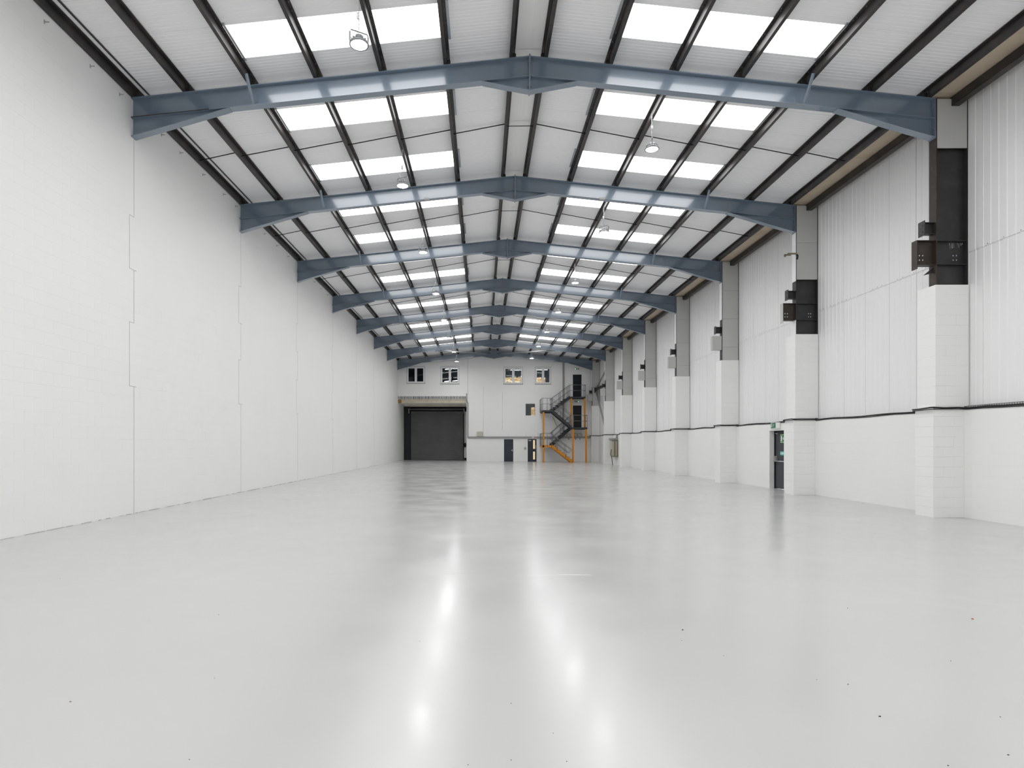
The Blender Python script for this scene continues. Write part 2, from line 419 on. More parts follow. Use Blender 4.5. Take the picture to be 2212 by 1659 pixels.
# ---- wall_back: gable with shutter bay, windows and doors
def bx(px, y=YB): return (px-VX)*y/F_PX
def bz(py, y=YB): return H+(VY-py)*y/F_PX
RX1 = -1.47; ZSOF = H+3.84
WIN = [(bx(879), bx(917.5), bz(827.5), bz(792.2)), (bx(952.2), bx(991.5), bz(828.8), bz(792.2)),
       (bx(1088.5), bx(1129), bz(829.2), bz(793.4)), (bx(1156.2), bx(1190), bz(829.2), bz(793.4))]
SMALL = (bx(1135.3), bx(1155.8), bz(900.2), bz(872.1))
GD = [(2.02, 2.88, -1, H+0.48), (4.23, 5.05, -1, H+0.49)]
UD = [(8.40, 9.29, H+4.37, H+6.61), (8.40, 9.29, H+1.53, H+3.67)]
OPEN = WIN+[SMALL]+GD+UD+[(XL-1, RX1, -1, H+4.66)]
us = sorted({-8.25, 11.2}|{v for o in OPEN for v in o[:2] if -8.25 < v < 11.2})
vs = sorted({-0.3, H+7.75}|{v for o in OPEN for v in o[2:] if -0.3 < v < H+7.75})
wb = MB()
for a, b in zip(us[:-1], us[1:]):
    for c, d in zip(vs[:-1], vs[1:]):
        m, n = (a+b)/2, (c+d)/2
        if any(o[0] < m < o[1] and o[2] < n < o[3] for o in OPEN): continue
        wb.box(a, b, YB+0.006, YB+0.25, c, d)
wb.prism([(-8.25, H+7.75), (11.2, H+7.75), (11.2, RF(11.2)+0.1), (XRIDGE, RF(XRIDGE)+0.1), (-8.25, RF(-8.25)+0.1)], lambda p, q, t: (p, t, q), YB+0.006, YB+0.25)
wb = tag(wb.build('wall_back', M['mortar']), 'white painted blockwork gable wall with shutter bay, doors and windows', 'wall', kind='structure')
def bw(u, v, d): return (u, YB-d, v)
bf = MB()
for r in block_rects(XL, XDADO, 0.0, H+8.7, openings=OPEN, bounds=lambda k: [-1.36]):
    zt = T(r[0] if abs(r[0]-XRIDGE) > abs(r[1]-XRIDGE) else r[1])+0.2
    if r[2] > zt: continue
    block_face(bf, bw, r[0], r[1], r[2], min(r[3], zt))
tag(bf.build('blockwork', M['paint'], wb), kind='stuff')
MB().box(-1.372, -1.350, YB-0.004, YB+0.01, H+4.6, H+8.0).build('movement_joint', M['sealant'], wb)
# wall behind the viewer closes the hall
wf = MB().box(-8.25, 11.2, Y0-0.2, Y0, -0.3, H+9.3)
tag(wf.build('wall_front', M['paint']), 'plain white end wall behind the viewpoint', 'wall', kind='structure')
# shutter bay shell
rb = MB()
rb.box(RX1, RX1+0.2, YB+0.25, YDOOR+0.2, -0.3, ZSOF+0.6)
rb.box(-8.25, RX1+0.2, YB+0.3, YDOOR+0.2, ZSOF, ZSOF+0.25)
rb.box(-8.25, RX1+0.2, YDOOR+0.02, YDOOR+0.3, -0.3, ZSOF+0.3)
tag(rb.build('wall_bay', M['paint']), 'shaded white walls and soffit of the recessed shutter bay', 'wall', kind='structure')

# ---- ceiling: outer shell, ribbed lining panels, ridge panels
ce = MB()
for xa, xb in ((-8.25, XRIDGE), (XRIDGE, 11.2)):
    ce.prism([(xa, RF(xa)+0.03), (xb, RF(xb)+0.03), (xb, RF(xb)+0.2), (xa, RF(xa)+0.2)], lambda p, q, t: (p, t, q), Y0-0.2, YB+0.25)
ce = tag(ce.build('ceiling', M['liner']), 'pitched roof lined with white ribbed sheets', 'roof', kind='structure')
PP = 0.9917
PURL = {'l': [-7.79, -6.64, -5.18, -3.71, -2.25, -0.80, 0.67], 'r': [9.98, 8.72, 7.25, 5.80, 4.33, 2.85, 1.40]}
def panel_mesh(xa, xb, mt, name, ribs=10):
    mb = MB(); p = (PP-0.006)/ribs; pts = []
    for r in range(ribs):
        a = 0.003+r*p; pts += [(a, 0.0), (a+p*0.55, 0.0), (a+p*0.65, 0.0055), (a+p*0.9, 0.0055)]
    pts.append((PP-0.003, 0.0)); pts = [(0.003, 0.03)]+pts+[(PP-0.003, 0.03)]
    for (a, d), (b, e) in zip(pts[:-1], pts[1:]):
        mb.quad((xa, a, RF(xa)+d), (xb, a, RF(xb)+d), (xb, b, RF(xb)+e), (xa, b, RF(xa)+e))
    return mb.mesh(name, mt)
sides = {'l': (-7.95, 0.66, PURL['l'][2], PURL['l'][5]), 'r': (10.05, 1.42, PURL['r'][2], PURL['r'][5])}
pm = {}
for s, (e, rdg, p2, p5) in sides.items():
    pm[s] = (panel_mesh(e, rdg, M['liner'], 'roof_panel'), panel_mesh(e, p2, M['liner'], 'roof_panel'), panel_mesh(p5, rdg, M['liner'], 'roof_panel'))
ROWS = []
for j in range(-20, 42):
    y = 14.81+PP*j
    for s in 'lr':
        if j % 3 == 0 and j <= 36:
            inst('roof_panel', pm[s][1], ce, (0, y, 0)); inst('roof_panel', pm[s][2], ce, (0, y, 0))
            ROWS.append((s, j, y))
        elif j >= -7: inst('roof_panel', pm[s][0], ce, (0, y, 0))
rp = MB()
zr_ = RF(0.70)+0.015
pts = [(0.60, zr_-0.012), (0.68, zr_+0.015), (1.00, zr_+0.035), (1.06, zr_+0.03), (1.12, zr_+0.035), (1.40, zr_+0.015), (1.48, zr_-0.012)]
for (a, c), (b, d) in zip(pts[:-1], pts[1:]): rp.quad((a, 0, c), (b, 0, d), (b, 2.99, d), (a, 2.99, c), True)
rpm = rp.mesh('ridge_panel', M['ridge'])
for k in range(-1, 16): inst('ridge_panel', rpm, ce, (0, 10.53+3.0*k, 0))
MB().box(0.55, 1.55, Y0, 7.6, zr_+0.02, zr_+0.04).build('ridge_cover', M['ridge'], ce)

# rooflights: three panes between purlins, edge strips of galvanised steel
cnt = {'l': 0, 'r': 0}
SLOPE = {'l': 'blank wall slope', 'r': 'sheeted wall slope'}
hidden = MB()
for s, j, y in sorted(ROWS, key=lambda r: r[1]):
    px = PURL[s]
    if j < -3:
        hidden.quad((px[2], y, RF(px[2])+0.02), (px[5], y, RF(px[5])+0.02), (px[5], y+PP, RF(px[5])+0.02), (px[2], y+PP, RF(px[2])+0.02)); continue
    cnt[s] += 1
    xm = (px[2]+px[5])/2
    t = thing('rooflight', 'bright translucent rooflight, %s from the camera on the %s' % (ORD[cnt[s]-1], SLOPE[s]), 'skylight', (xm, y+PP/2, RF(xm)), 'rooflights of the '+SLOPE[s])
    for k in range(2, 5):
        a, b = sorted((px[k], px[k+1]))
        mb = MB(); n = 6
        for q in range(n):
            ya, yb = y+PP*q/n, y+PP*(q+1)/n; z = 0.012
            mb.quad((a+0.005, ya, RF(a)+z), (b-0.005, ya, RF(b)+z), (b-0.005, yb, RF(b)+z), (a+0.005, yb, RF(a)+z))
        mb.build('pane', M['pane'], t)
    sg = 1 if s == 'l' else -1
    for x, wd in ((px[5]+sg*0.10, 0.05), (px[2]+sg*0.10, 0.045)):
        MB().box(x-wd/2, x+wd/2, y-0.08, y+PP+0.06, RF(x)-0.022, RF(x)-0.004).build('edge_strip', M['galv'], t)
hidden.build('rooflight_sheet', M['pane'], ce)

# ------------------------------------------------------------------ portal frames
DEP, FW, FT = 0.457, 0.19, 0.02
def plate_xz(mb, pts, y0, y1): mb.prism(pts, lambda p, q, t: (p, t, q), y0, y1)
for i, yf in enumerate(FY):
    lab = ('blue-grey steel portal frame, %s from the camera' % ORD[i]) if i < 7 else 'blue-grey steel portal frame against the gable wall'
    t = thing('portal_frame', lab, 'roof frame', (XRIDGE, yf, T(XRIDGE)), 'portal frames')
    for s, xe in (('l', XL-0.004), ('r', XR)):
        xr = XRIDGE-0.006 if s == 'l' else XRIDGE+0.006
        a, b = T(xe), T(xr)
        rf = MB()
        plate_xz(rf, [(xe, a-FT), (xr, b-FT), (xr, b), (xe, a)], yf-FW/2, yf+FW/2)
        plate_xz(rf, [(xe, a-DEP), (xr, b-DEP), (xr, b-DEP+FT), (xe, a-DEP+FT)], yf-FW/2, yf+FW/2)
        plate_xz(rf, [(xe, a-DEP+FT), (xr, b-DEP+FT), (xr, b-FT), (xe, a-FT)], yf-0.006, yf+0.006)
        rf.build('rafter', M['frame'], t)
        sg = 1 if s == 'l' else -1
        xh = xe+sg*2.2; c = T(xh)-DEP; za = a-DEP-0.42
        hn = MB()
        plate_xz(hn, [(xe, za), (xh, c), (xe, a-DEP)] if s == 'l' else [(xe, za), (xe, a-DEP), (xh, c)], yf-0.006, yf+0.006)
        plate_xz(hn, [(xe, za), (xh, c-0.012), (xh, c+0.004), (xe, za+FT)], yf-FW/2, yf+FW/2)
        hn.build('haunch', M['frame'], t)
        if i == 0 and s == 'l':      # the flange left unpainted above the haunch
            bf_ = MB(); xq = xe+1.75; plate_xz(bf_, [(xe, a-DEP+0.001), (xq, T(xq)-DEP+0.001), (xq, T(xq)-DEP+FT-0.001), (xe, a-DEP+FT-0.001)], yf-FW/2-0.003, yf-FW/2-0.0005)
            tag(bf_.build('bare_flange', M['rust'], t), 'bare brown flange edge')
        if s == 'r':
            ep = MB(); ep.box(xe-0.022, xe, yf-FW/2-0.005, yf+FW/2+0.005, za-0.02, a+0.0)
            for z in (a-0.12, a-0.22, za+0.1, za+0.2):
                for d in (-0.05, 0.05): ep.box(xe-0.045, xe-0.022, yf+d-0.015, yf+d+0.015, z-0.015, z+0.015)
            ep.build('end_plate', M['frame'], t)
        # fly brace from purlin down to the bottom flange
        xp = PURL[s][2]
        fb = MB(); p0 = (xp+sg*0.03, yf-0.42, T(xp)+0.05); p1 = (xp+sg*0.05, yf-0.07, T(xp)-DEP+0.03)
        fb.bar(p0, p1, 0.06, 0.008, up=(0, 1, 0)); fb.bar((p0[0]-sg*0.03, p0[1], p0[2]), (p1[0]-sg*0.03, p1[1], p1[2]), 0.006, 0.05, up=(0, 1, 0.3))
        fb.build('fly_brace', M['frame'], t)
    ah = MB(); zt = T(XRIDGE)-DEP; xa, xb = XRIDGE-1.06, XRIDGE+1.06; za = T(xa)-DEP
    plate_xz(ah, [(xa, za), (XRIDGE, zt-0.30), (xb, za), (XRIDGE, zt)], yf-0.006, yf+0.006)
    plate_xz(ah, [(xa, za-0.012), (XRIDGE, zt-0.30-FT), (XRIDGE, zt-0.30), (xa, za+0.004)], yf-FW/2, yf+FW/2)
    plate_xz(ah, [(XRIDGE, zt-0.30-FT), (xb, za-0.012), (xb, za+0.004), (XRIDGE, zt-0.30)], yf-FW/2, yf+FW/2)
    ah.build('apex_haunch', M['frame'], t)
    rp_ = MB().box(XRIDGE-0.018, XRIDGE+0.018, yf-FW/2-0.012, yf+FW/2+0.012, zt-0.335, T(XRIDGE)+0.03)
    for z in (T(XRIDGE)-0.12, zt-0.2):
        for d in (-0.05, 0.05): rp_.box(XRIDGE-0.04, XRIDGE+0.04, yf+d-0.014, yf+d+0.014, z-0.014, z+0.014)
    rp_.build('apex_plate', M['frame'], t)

# ------------------------------------------------------------------ purlins: zed sections, one line each, lengths and cleats as parts
PLAB = {'l': ['eaves purlin along the top of the blank block wall', 'first purlin up from the eaves on the blank wall slope', 'purlin along the lower edge of the rooflights on the blank wall slope',
              'lower of the two purlins crossing the rooflights, blank wall slope', 'lamp purlin crossing the rooflights on the blank wall slope', 'purlin along the upper edge of the rooflights, blank wall slope', 'ridge purlin on the blank wall slope'],
        'r': ['eaves purlin beside the beige gutter board', 'first purlin up from the eaves on the sheeted wall slope', 'purlin along the lower edge of the rooflights on the sheeted wall slope',
              'lower of the two purlins crossing the rooflights, sheeted wall slope', 'lamp purlin crossing the rooflights on the sheeted wall slope', 'purlin along the upper edge of the rooflights, sheeted wall slope', 'ridge purlin on the sheeted wall slope']}
YP = [7.3]+FY+[YB]
for s in 'lr':
    sg = 1 if s == 'l' else -1
    for k, x in enumerate(PURL[s]):
        t = thing('purlin', 'dark steel '+PLAB[s][k], 'purlin', (x, 7.3, T(x)), 'roof purlins')
        b, tp, th = 0.004, 0.196, 0.006
        sl = PITCH*sg      # rise per metre towards +x
        def z(dx, h): return T(x)+sl*dx+h
        fw = 0.068
        # zed: bottom flange down slope, top flange up slope (u = up slope)
        prof = [(-fw, b+0.02), (-fw, b), (0.003, b), (0.003, tp-th), (fw-th, tp-th), (fw-th, tp-0.02), (fw, tp-0.02), (fw, tp), (-0.003, tp), (-0.003, b+th), (-fw+th, b+th), (-fw+th, b+0.02)]
        for a, c in zip(YP[:-1], YP[1:]):
            MB().prism(prof, lambda p, q, tt: (x+sg*p, tt, z(sg*p, q)), a+0.004, c-0.004).build('purlin_length', M['purlin'], t)
        for yf in FY:
            cl = MB(); u0, u1 = 0.004, 0.085
            cl.prism([(u0, b), (u1, b), (u1, 0.085), (u1-0.03, 0.115), (u0, 0.115)], lambda p, q, tt: (x+sg*p, tt, z(sg*p, q)), yf-0.06, yf-0.048)
            cl.prism([(0.004, b), (0.012, b), (0.012, 0.16), (0.004, 0.16)], lambda p, q, tt: (x+sg*p, tt, z(sg*p, q)), yf-0.10, yf+0.10)
            cl.build('cleat', M['purlin'], t)
        if 2 <= k <= 5:   # points of the sheet fixings along the top flange
            fx = MB()
            for yy in [8+0.33*q for q in range(60)]:
                for du in ((0.03,) if R.random() < 0.6 else (0.025, 0.045)):
                    yj = yy+R.uniform(-0.08, 0.08); p = x+sg*du; fx.box(p-0.004, p+0.004, yj-0.004, yj+0.004, z(sg*du, tp-0.03), z(sg*du, tp-th))
            tag(fx.build('fixing_points', M['galv'], t), kind='stuff')
ea = [o for o in bpy.data.objects if o.name.startswith('purlin') and o.get('label', '').startswith('dark steel eaves purlin along the top of the blank')][0]
for a, c in zip(YP[:-1], YP[1:]):
    MB().box(-7.625, -7.595, a+0.01, c-0.01, RF(-7.61)-0.028, RF(-7.61)-0.001).build('edge_angle', M['purlin'], ea)
# eaves beam and gutter board on the sheeted side
eb = thing('eaves_beam', 'dark steel eaves beam along the top of the sheeted wall', 'beam', (10.56, 7.3, H+7.56))
for a, c in zip(YP[:-1], YP[1:]):
    m = MB(); a += 0.01; c -= 0.01
    m.box(10.48, 10.486, a, c, H+7.56, H+7.75).box(10.48, 10.65, a, c, H+7.744, H+7.75).box(10.48, 10.65, a, c, H+7.56, H+7.566).box(10.644, 10.65, a, c, H+7.566, H+7.60)
    m.build('beam_length', M['purlin'], eb)
gb = thing('gutter_board', 'beige board under the eaves gutter, between two dark purlins', 'board', (10.4, 7.3, H+7.80))
for k in range(17):
    a = 7.3+3.0*k; MB().box(10.02, 10.90, a+0.006, min(a+2.994, YB), H+7.775, H+7.80).build('board_length', M['soffit'], gb)
# sag rods
for i in range(7):
    ym = FY[i]+3.0
    nm = 'gable wall' if i == 6 else 'x'
    lab = 'thin dark sag rod line crossing the roof between the %s and %s portal frames' % (ORD[i], ORD[i+1])
    t = thing('sag_rod', lab, 'tie rod', (XRIDGE, ym, T(XRIDGE)), 'sag rods')
    for s in 'lr':
        sg = 1 if s == 'l' else -1
        for a, b in zip(PURL[s][:-1], PURL[s][1:]):
            MB().tube([(a+sg*0.004, ym+0.03, T(a)+0.055), (b-sg*0.004, ym-0.03, T(b)+0.15)], 0.013, 6).build('rod', M['rod'], t)
    a, b = PURL['l'][6], PURL['r'][6]
    MB().tube([(a, ym, T(a)+0.10), (b, ym, T(b)+0.10)], 0.010, 6).build('rod', M['rod'], t)

# ------------------------------------------------------------------ steel columns, brackets and blockwork piers on the sheeted side
def plate_holes(mb, x0, x1, z0, z1, y0, y1, holes, r=0.013):
    """plate in the xz plane with square-cut bolt holes"""
    us = sorted({x0, x1}|{h[0]+d for h in holes for d in (-r, r)}); vs = sorted({z0, z1}|{h[1]+d for h in holes for d in (-r, r)})
    for a, b in zip(us[:-1], us[1:]):
        for c, d in zip(vs[:-1], vs[1:]):
            if any(abs((a+b)/2-h[0]) < r and abs((c+d)/2-h[1]) < r for h in holes): continue
            mb.box(a, b, y0, y1, c, d)
XC0, XC1 = 10.14, 10.85
PIER_T = H+3.56
for i, yf in enumerate(FY):
    if i == 0: lab = 'black steel column on the nearest pier, half boarded, with brown brackets'
    elif i == 1: lab = 'steel column on the second pier, black foot below a grey board'
    elif i < 7: lab = 'grey boarded steel column standing on the %s block pier' % ORD[i]
    else: lab = 'grey boarded steel column in the corner by the gable wall'
    t = thing('steel_column', lab, 'column', (10.5, yf, PIER_T), 'steel columns', kind='thing')
    zb, zt = PIER_T-0.02, H+7.73
    fl_ = MB().box(XC0, XC0+0.02, yf-0.11, yf+0.11, zb, zt); fl_.build('flange', M['rust'] if i == 0 else M['column'], t)
    MB().box(XC1-0.02, XC1, yf-0.11, yf+0.11, zb, zt).build('flange', M['column'], t)
    zl0, zl1 = H+4.03, H+4.56
    hs = [(XC0+0.46+dx, H+4.15+dz) for dx in (0, 0.075) for dz in (0, 0.10)] if i < 2 else []
    wbm = MB(); plate_holes(wbm, XC0+0.02, XC1-0.02, zb, zt, yf-0.006, yf+0.006, hs); wbm.build('web', M['column'], t)
    for z in (zl0, zl1): MB().box(XC0+0.02, XC1-0.02, yf-0.10, yf-0.006, z-0.008, z+0.008).build('stiffener', M['column'], t)
    bot = (H+6.62, H+5.33)[i] if i < 2 else PIER_T+0.0
    z = zt-0.01
    bl = [zt-0.01]
    while bl[-1]-bot > 0.05: bl.append(max(bl[-1]-1.2, bot))
    for za, zc in zip(bl[1:], bl[:-1]): MB().box(XC0+0.022, XC1-0.022, yf-0.108, yf-0.090, za+0.003, zc-0.003).build('infill_board', M['board'], t)
    if i > 0:
        MB().box(XC0-0.014, XC0-0.001, yf-0.112, yf+0.112, H+5.28, H+6.86).build('side_board', M['clad'], t)
    if i == 1: MB().box(XC0-0.014, XC0-0.001, yf-0.112, yf+0.112, PIER_T, H+4.02).build('side_board', M['clad'], t)
    # upper bracket
    ub = MB(); ub.box(9.90, XC0, yf-0.006, yf+0.006, H+4.72, H+4.98).box(9.90, XC0, yf-0.07, yf+0.07, H+4.965, H+4.98).box(9.90, XC0, yf-0.07, yf+0.07, H+4.72, H+4.735)
    ub.build('upper_bracket', M['column'], t)
    ep = MB()
    us = [yf-0.10, yf-0.063, yf-0.037, yf+0.037, yf+0.063, yf+0.10]; vs = [H+4.68, H+4.75, H+4.78, H+4.89, H+4.92, H+5.01]
    for a in range(5):
        for b in range(5):
            if a in (1, 3) and b in (1, 3) and i < 3: continue
            ep.box(9.885, 9.90, us[a], us[a+1], vs[b], vs[b+1])
    ep.build('bracket_plate', M['column'], t)
    # lower bracket
    if i < 2:
        lb = MB(); hh = [(9.74+0.10+dx, H+4.15+dz) for dx in (0, 0.075) for dz in (0, 0.10)]
        plate_holes(lb, 9.74, XC0, zl0, zl1, yf-0.006, yf+0.006, hh)
        lb.box(9.74, XC0, yf-0.085, yf+0.085, zl0-0.012, zl0+0.004).box(9.74, XC0, yf-0.085, yf+0.085, zl1-0.004, zl1+0.012)
        lb.build('lower_bracket', M['rust'], t)
        MB().box(9.725, 9.74, yf-0.085, yf+0.085, H+3.93, zl1+0.012).build('bracket_plate', M['rust'] if i == 0 else M['board'], t)
        if i == 0:
            gs = MB(); gs.prism([(XC0, H+3.98), (XC0, H+3.86), (9.92, H+3.80)], lambda p, q, tt: (p, tt, q), yf-0.01, yf+0.0); gs.build('gusset', M['column'], t)
            sf = MB()
            for q in range(16):
                x = 10.50+0.30*R.random(); z0 = zl1-0.02; l = 0.03+0.12*R.random()
                sf.box(x, x+0.006+0.012*R.random(), yf-0.0075, yf-0.0062, z0-l, z0-0.01*R.random())
            tag(sf.build('paint_scuff', M['scuff'], t), kind='stuff')
    else:
        MB().bbox(9.74, XC0-0.002, yf-0.10, yf+0.10, zl0-0.03, zl1+0.03, 0.006).build('boxed_bracket', M['board'], t)
    # pier of blocks
    lab = 'white painted block pier, %s from the camera' % ORD[i] if i < 7 else 'white painted block pier in the corner by the gable wall'
    pr = thing('block_pier', lab, 'pier', (10.4, yf, FZ(10.4)), 'block piers')
    y0, y1 = yf-0.14, yf+0.42; z = FZ(10.05); k = 0; rest = MB()
    n = round((PIER_T-z)/0.2243); ch = (PIER_T-z)/n
    while k < n:
        low = z+ch*0.5 < ZDADO-0.02
        xa = 10.05 if low else 10.10; xb = XDADO-0.001 if low else XCLAD-0.03
        xm = xa+(0.46 if k % 2 else 0.23); cg = 0.0006
        for p, q in ((xa, xm), (xm, xb)):
            e = R.uniform(-0.0006, 0.0006)
            tgt = MB() if i < 4 else rest
            tgt.bbox(p+cg, q-cg, y0+e, y1, z+cg, z+ch-cg, R.choice((0.0006, 0.001, 0.0018)))
            if i < 4: tgt.build('block', M['paint'], pr)
        z += ch; k += 1
    if rest.f: tag(rest.build('blockwork', M['paint'], pr), kind='stuff')

# clamp left on the second column
t = thing('beam_clamp', 'small olive steel clamp stuck out from the second column', 'bracket', (10.05, FY[1]-0.12, H+6.1))
cl = MB(); y = FY[1]-0.13
cl.box(9.86, 10.14, y-0.03, y+0.03, H+6.14, H+6.18).box(9.75, 9.96, y-0.03, y+0.03, H+6.10, H+6.14).box(9.75, 9.80, y-0.03, y+0.03, H+6.06, H+6.11)
cl.build('clamp_arm', M['olive'], t)
MB().tube([(10.17, y, H+6.14), (10.19, y, H+6.08), (10.17, y, H+5.98)], 0.02, 8).build('clamp_hook', M['black'], t)

# ------------------------------------------------------------------ high bay lamps
def make_lamp(loc, drop, label, group):
    """loc = centre of the lens; drop = height from lens to the purlin"""
    x, y, z = loc
    t = thing('high_bay_lamp', label, 'lamp', loc, group)
    MB().lathe([(0.0, 0.0), (0.08, 0.0), (0.15, 0.0)], loc, 28).build('lens', M['lens'], t)
    hs = MB().lathe([(0.15, -0.004), (0.178, -0.004), (0.178, 0.022), (0.165, 0.03), (0.15, 0.05), (0.115, 0.07), (0.10, 0.09), (0.0, 0.09)], loc, 28)
    hs.build('housing', M['lampbody'], t)
    fn = MB()
    for k in range(14):
        a = 2*math.pi*k/14; c, s_ = math.cos(a), math.sin(a)
        fn.bar((x+0.06*c, y+0.06*s_, z+0.085), (x+0.15*c, y+0.15*s_, z+0.062), 0.006, 0.05)
    tag(fn.build('cooling_fins', M['lampbody'], t), kind='stuff')
    MB().lathe([(0.075, 0.09), (0.07, 0.16), (0.055, 0.17), (0.0, 0.17)], loc, 18).build('driver', M['lampbody'], t)
    br = MB(); pts = [(-0.172, 0.02), (-0.172, 0.20), (-0.15, 0.235), (0.15, 0.235), (0.172, 0.20), (0.172, 0.02)]
    for (a, c), (b, d) in zip(pts[:-1], pts[1:]): br.bar((x+a, y, z+c), (x+b, y, z+d), 0.03, 0.006, up=(0, 1, 0) if abs(a-b) < 0.01 else (0, 0, 1))
    br.build('bracket', M['trunk'], t)
    hk = MB(); ring = [(x+0.018*math.cos(a), y, z+0.262+0.026*math.sin(a)) for a in [2*math.pi*k/12 for k in range(12)]]
    hk.tube(ring, 0.005, 6, closed=True); hk.build('shackle', M['galv'], t)
    ch = MB(); zz = z+0.285; k = 0
    while zz < z+drop:
        l = 0.045; r = 0.011; pts = []
        for q in range(10):
            a = 2*math.pi*q/10; u = r*math.cos(a); v = l*0.5*math.sin(a)
            pts.append((x+u, y, zz+l*0.5+v) if k % 2 else (x, y+u, zz+l*0.5+v))
        ch.tube(pts, 0.0035, 5, closed=True); zz += l*0.82; k += 1
    tag(ch.build('chain', M['galv'], t), kind='stuff')
    cb = MB(); pts = [(x-0.012, y, z+0.17)]
    for q in range(9):
        f = q/8; pts.append((x-0.012-0.10*math.sin(math.pi*f), y+0.01, z+0.22+(0.24)*f))
    pts.append((x-0.02, y, z+drop)); cb.tube(pts, 0.0045, 6); cb.build('flex', M['white'], t)
    MB().tube([(x-0.02, y, z+0.47), (x-0.02, y, z+0.58)], 0.022, 10).build('connector', M['white'], t)
    return t
xl, xr = PURL['l'][4]-0.01, PURL['r'][4]-0.02
LAMPS = {'l': [11.0, 17.0, 22.9, 29.2, 35.4, 41.3, 47.6, 53.0], 'r': [15.26, 21.27, 27.9, 34.1, 40.1, 46.0, 52.3]}
lamp_near = {'l': 7.32, 'r': 7.50}
NEAR = {'l': [5.0, -1.0], 'r': [9.2, 3.2, -2.8]}       # the same line of lamps over the viewer's head
for s, x in (('l', xl), ('r', xr)):
    proto = None
    for k, y in enumerate(LAMPS[s]+NEAR[s]):
        lab = 'lit high bay lamp on a chain, %s' % (('%s from the camera on the %s' % (ORD[k], SLOPE[s])) if k < len(LAMPS[s]) else ('%s above the frame, %s' % (('nearest', 'second', 'third')[k-len(LAMPS[s])], SLOPE[s]))); z = H+lamp_near[s]; gp = 'high bay lamps'
        yaw = 0.5 if (s, k) == ('l', 0) else (1.35 if (s, k) == ('r', 0) else R.uniform(-0.7, 0.7))
        if proto is None: proto = make_lamp((x, y, z), T(x)+0.03-z, lab, gp); proto.rotation_euler.z = yaw
        else:
            c = copy_tree(proto); c.location = (x, y, z); c.rotation_euler.z = yaw; c['label'] = lab

# clips left on the bottom flange of the second frame
for x, nm, hang in ((-1.80, 'with a hanging hook', True), (3.87, 'without a hook', False)):
    zc = T(x)-DEP
    t = thing('beam_clip', 'small grey clip on the bottom flange of the second frame, '+nm, 'clip', (x, FY[1], zc), 'beam clips')
    MB().box(x-0.09, x+0.09, FY[1]-0.115, FY[1]-0.097, zc-0.02, zc+0.035).box(x-0.09, x+0.09, FY[1]-0.115, FY[1]+0.02, zc-0.03, zc-0.02).build('clip_body', M['trunk'], t)
    if hang: MB().tube([(x+0.06, FY[1]-0.11, zc-0.02), (x+0.06, FY[1]-0.11, zc-0.09), (x+0.03, FY[1]-0.11, zc-0.13)], 0.008, 6).build('hook', M['galv'], t)

# ------------------------------------------------------------------ gable wall fittings
def window(n, rect, label, dark):
    x0, x1, z0, z1 = rect
    t = thing('window_%d' % n, label, 'window', ((x0+x1)/2, YB, z0), kind='structure')
    fr = MB(); a = 0.075; y0, y1 = YB+0.01, YB+0.08
    fr.box(x0, x0+a, y0, y1, z0, z1).box(x1-a, x1, y0, y1, z0, z1).box(x0+a, x1-a, y0, y1, z0, z0+a).box(x0+a, x1-a, y0, y1, z1-a, z1)
    xm = (x0+x1)/2; fr.box(xm-0.04, xm+0.04, y0, y1, z0+a, z1-a); fr.build('window_frame', M['upvc'], t)
    for p, q in ((x0+a, xm-0.04), (xm+0.04, x1-a)):
        sb = MB(); b = 0.07; y0, y1 = YB-0.004, YB+0.06
        sb.box(p, p+b, y0, y1, z0+a, z1-a).box(q-b, q, y0, y1, z0+a, z1-a).box(p+b, q-b, y0, y1, z0+a, z0+a+b).box(p+b, q-b, y0, y1, z1-a-b, z1-a)
        s_ = sb.build('sash', M['upvc'], t)
        MB().box(p+b, q-b, YB+0.03, YB+0.036, z0+a+b, z1-a-b).build('pane', M['glass'], s_)
    MB().box(x0-0.05, x1+0.05, YB-0.05, YB+0.02, z0-0.05, z0).build('window_sill', M['sill'], t)
    MB().box(x0-0.02, x1+0.02, YB-0.012, YB+0.02, z1, z1+0.03).box(x0-0.025, x0, YB-0.010, YB+0.02, z0, z1).box(x1, x1+0.025, YB-0.010, YB+0.02, z0, z1).build('edge_bead', M['sill'], t)
window(1, WIN[0], 'dark two pane white window high above the shutter, nearest the blank wall', True)
window(2, WIN[1], 'dark two pane white window above the shutter with curved white reflections', True)
window(3, WIN[2], 'two pane white window with autumn trees, nearer the middle of the gable', False)
window(4, WIN[3], 'narrower white window with autumn trees, nearer the stair', False)
x0, x1, z0, z1 = SMALL
t = thing('window_5', 'small frameless opening in the gable beside the steel stair', 'window', ((x0+x1)/2, YB, z0), kind='structure')
MB().box(x0, x1, YB+0.12, YB+0.126, z0, z1).build('pane', M['glass'], t)
lin = MB().box(x0, x0+0.012, YB, YB+0.25, z0, z1).box(x1-0.012, x1, YB, YB+0.25, z0, z1).box(x0+0.012, x1-0.012, YB, YB+0.25, z1-0.012, z1); lin.build('reveal', M['office'], t)
MB().box(x0-0.02, x1+0.02, YB-0.015, YB+0.25, z0-0.03, z0+0.005).build('window_sill', M['upvc'], t)

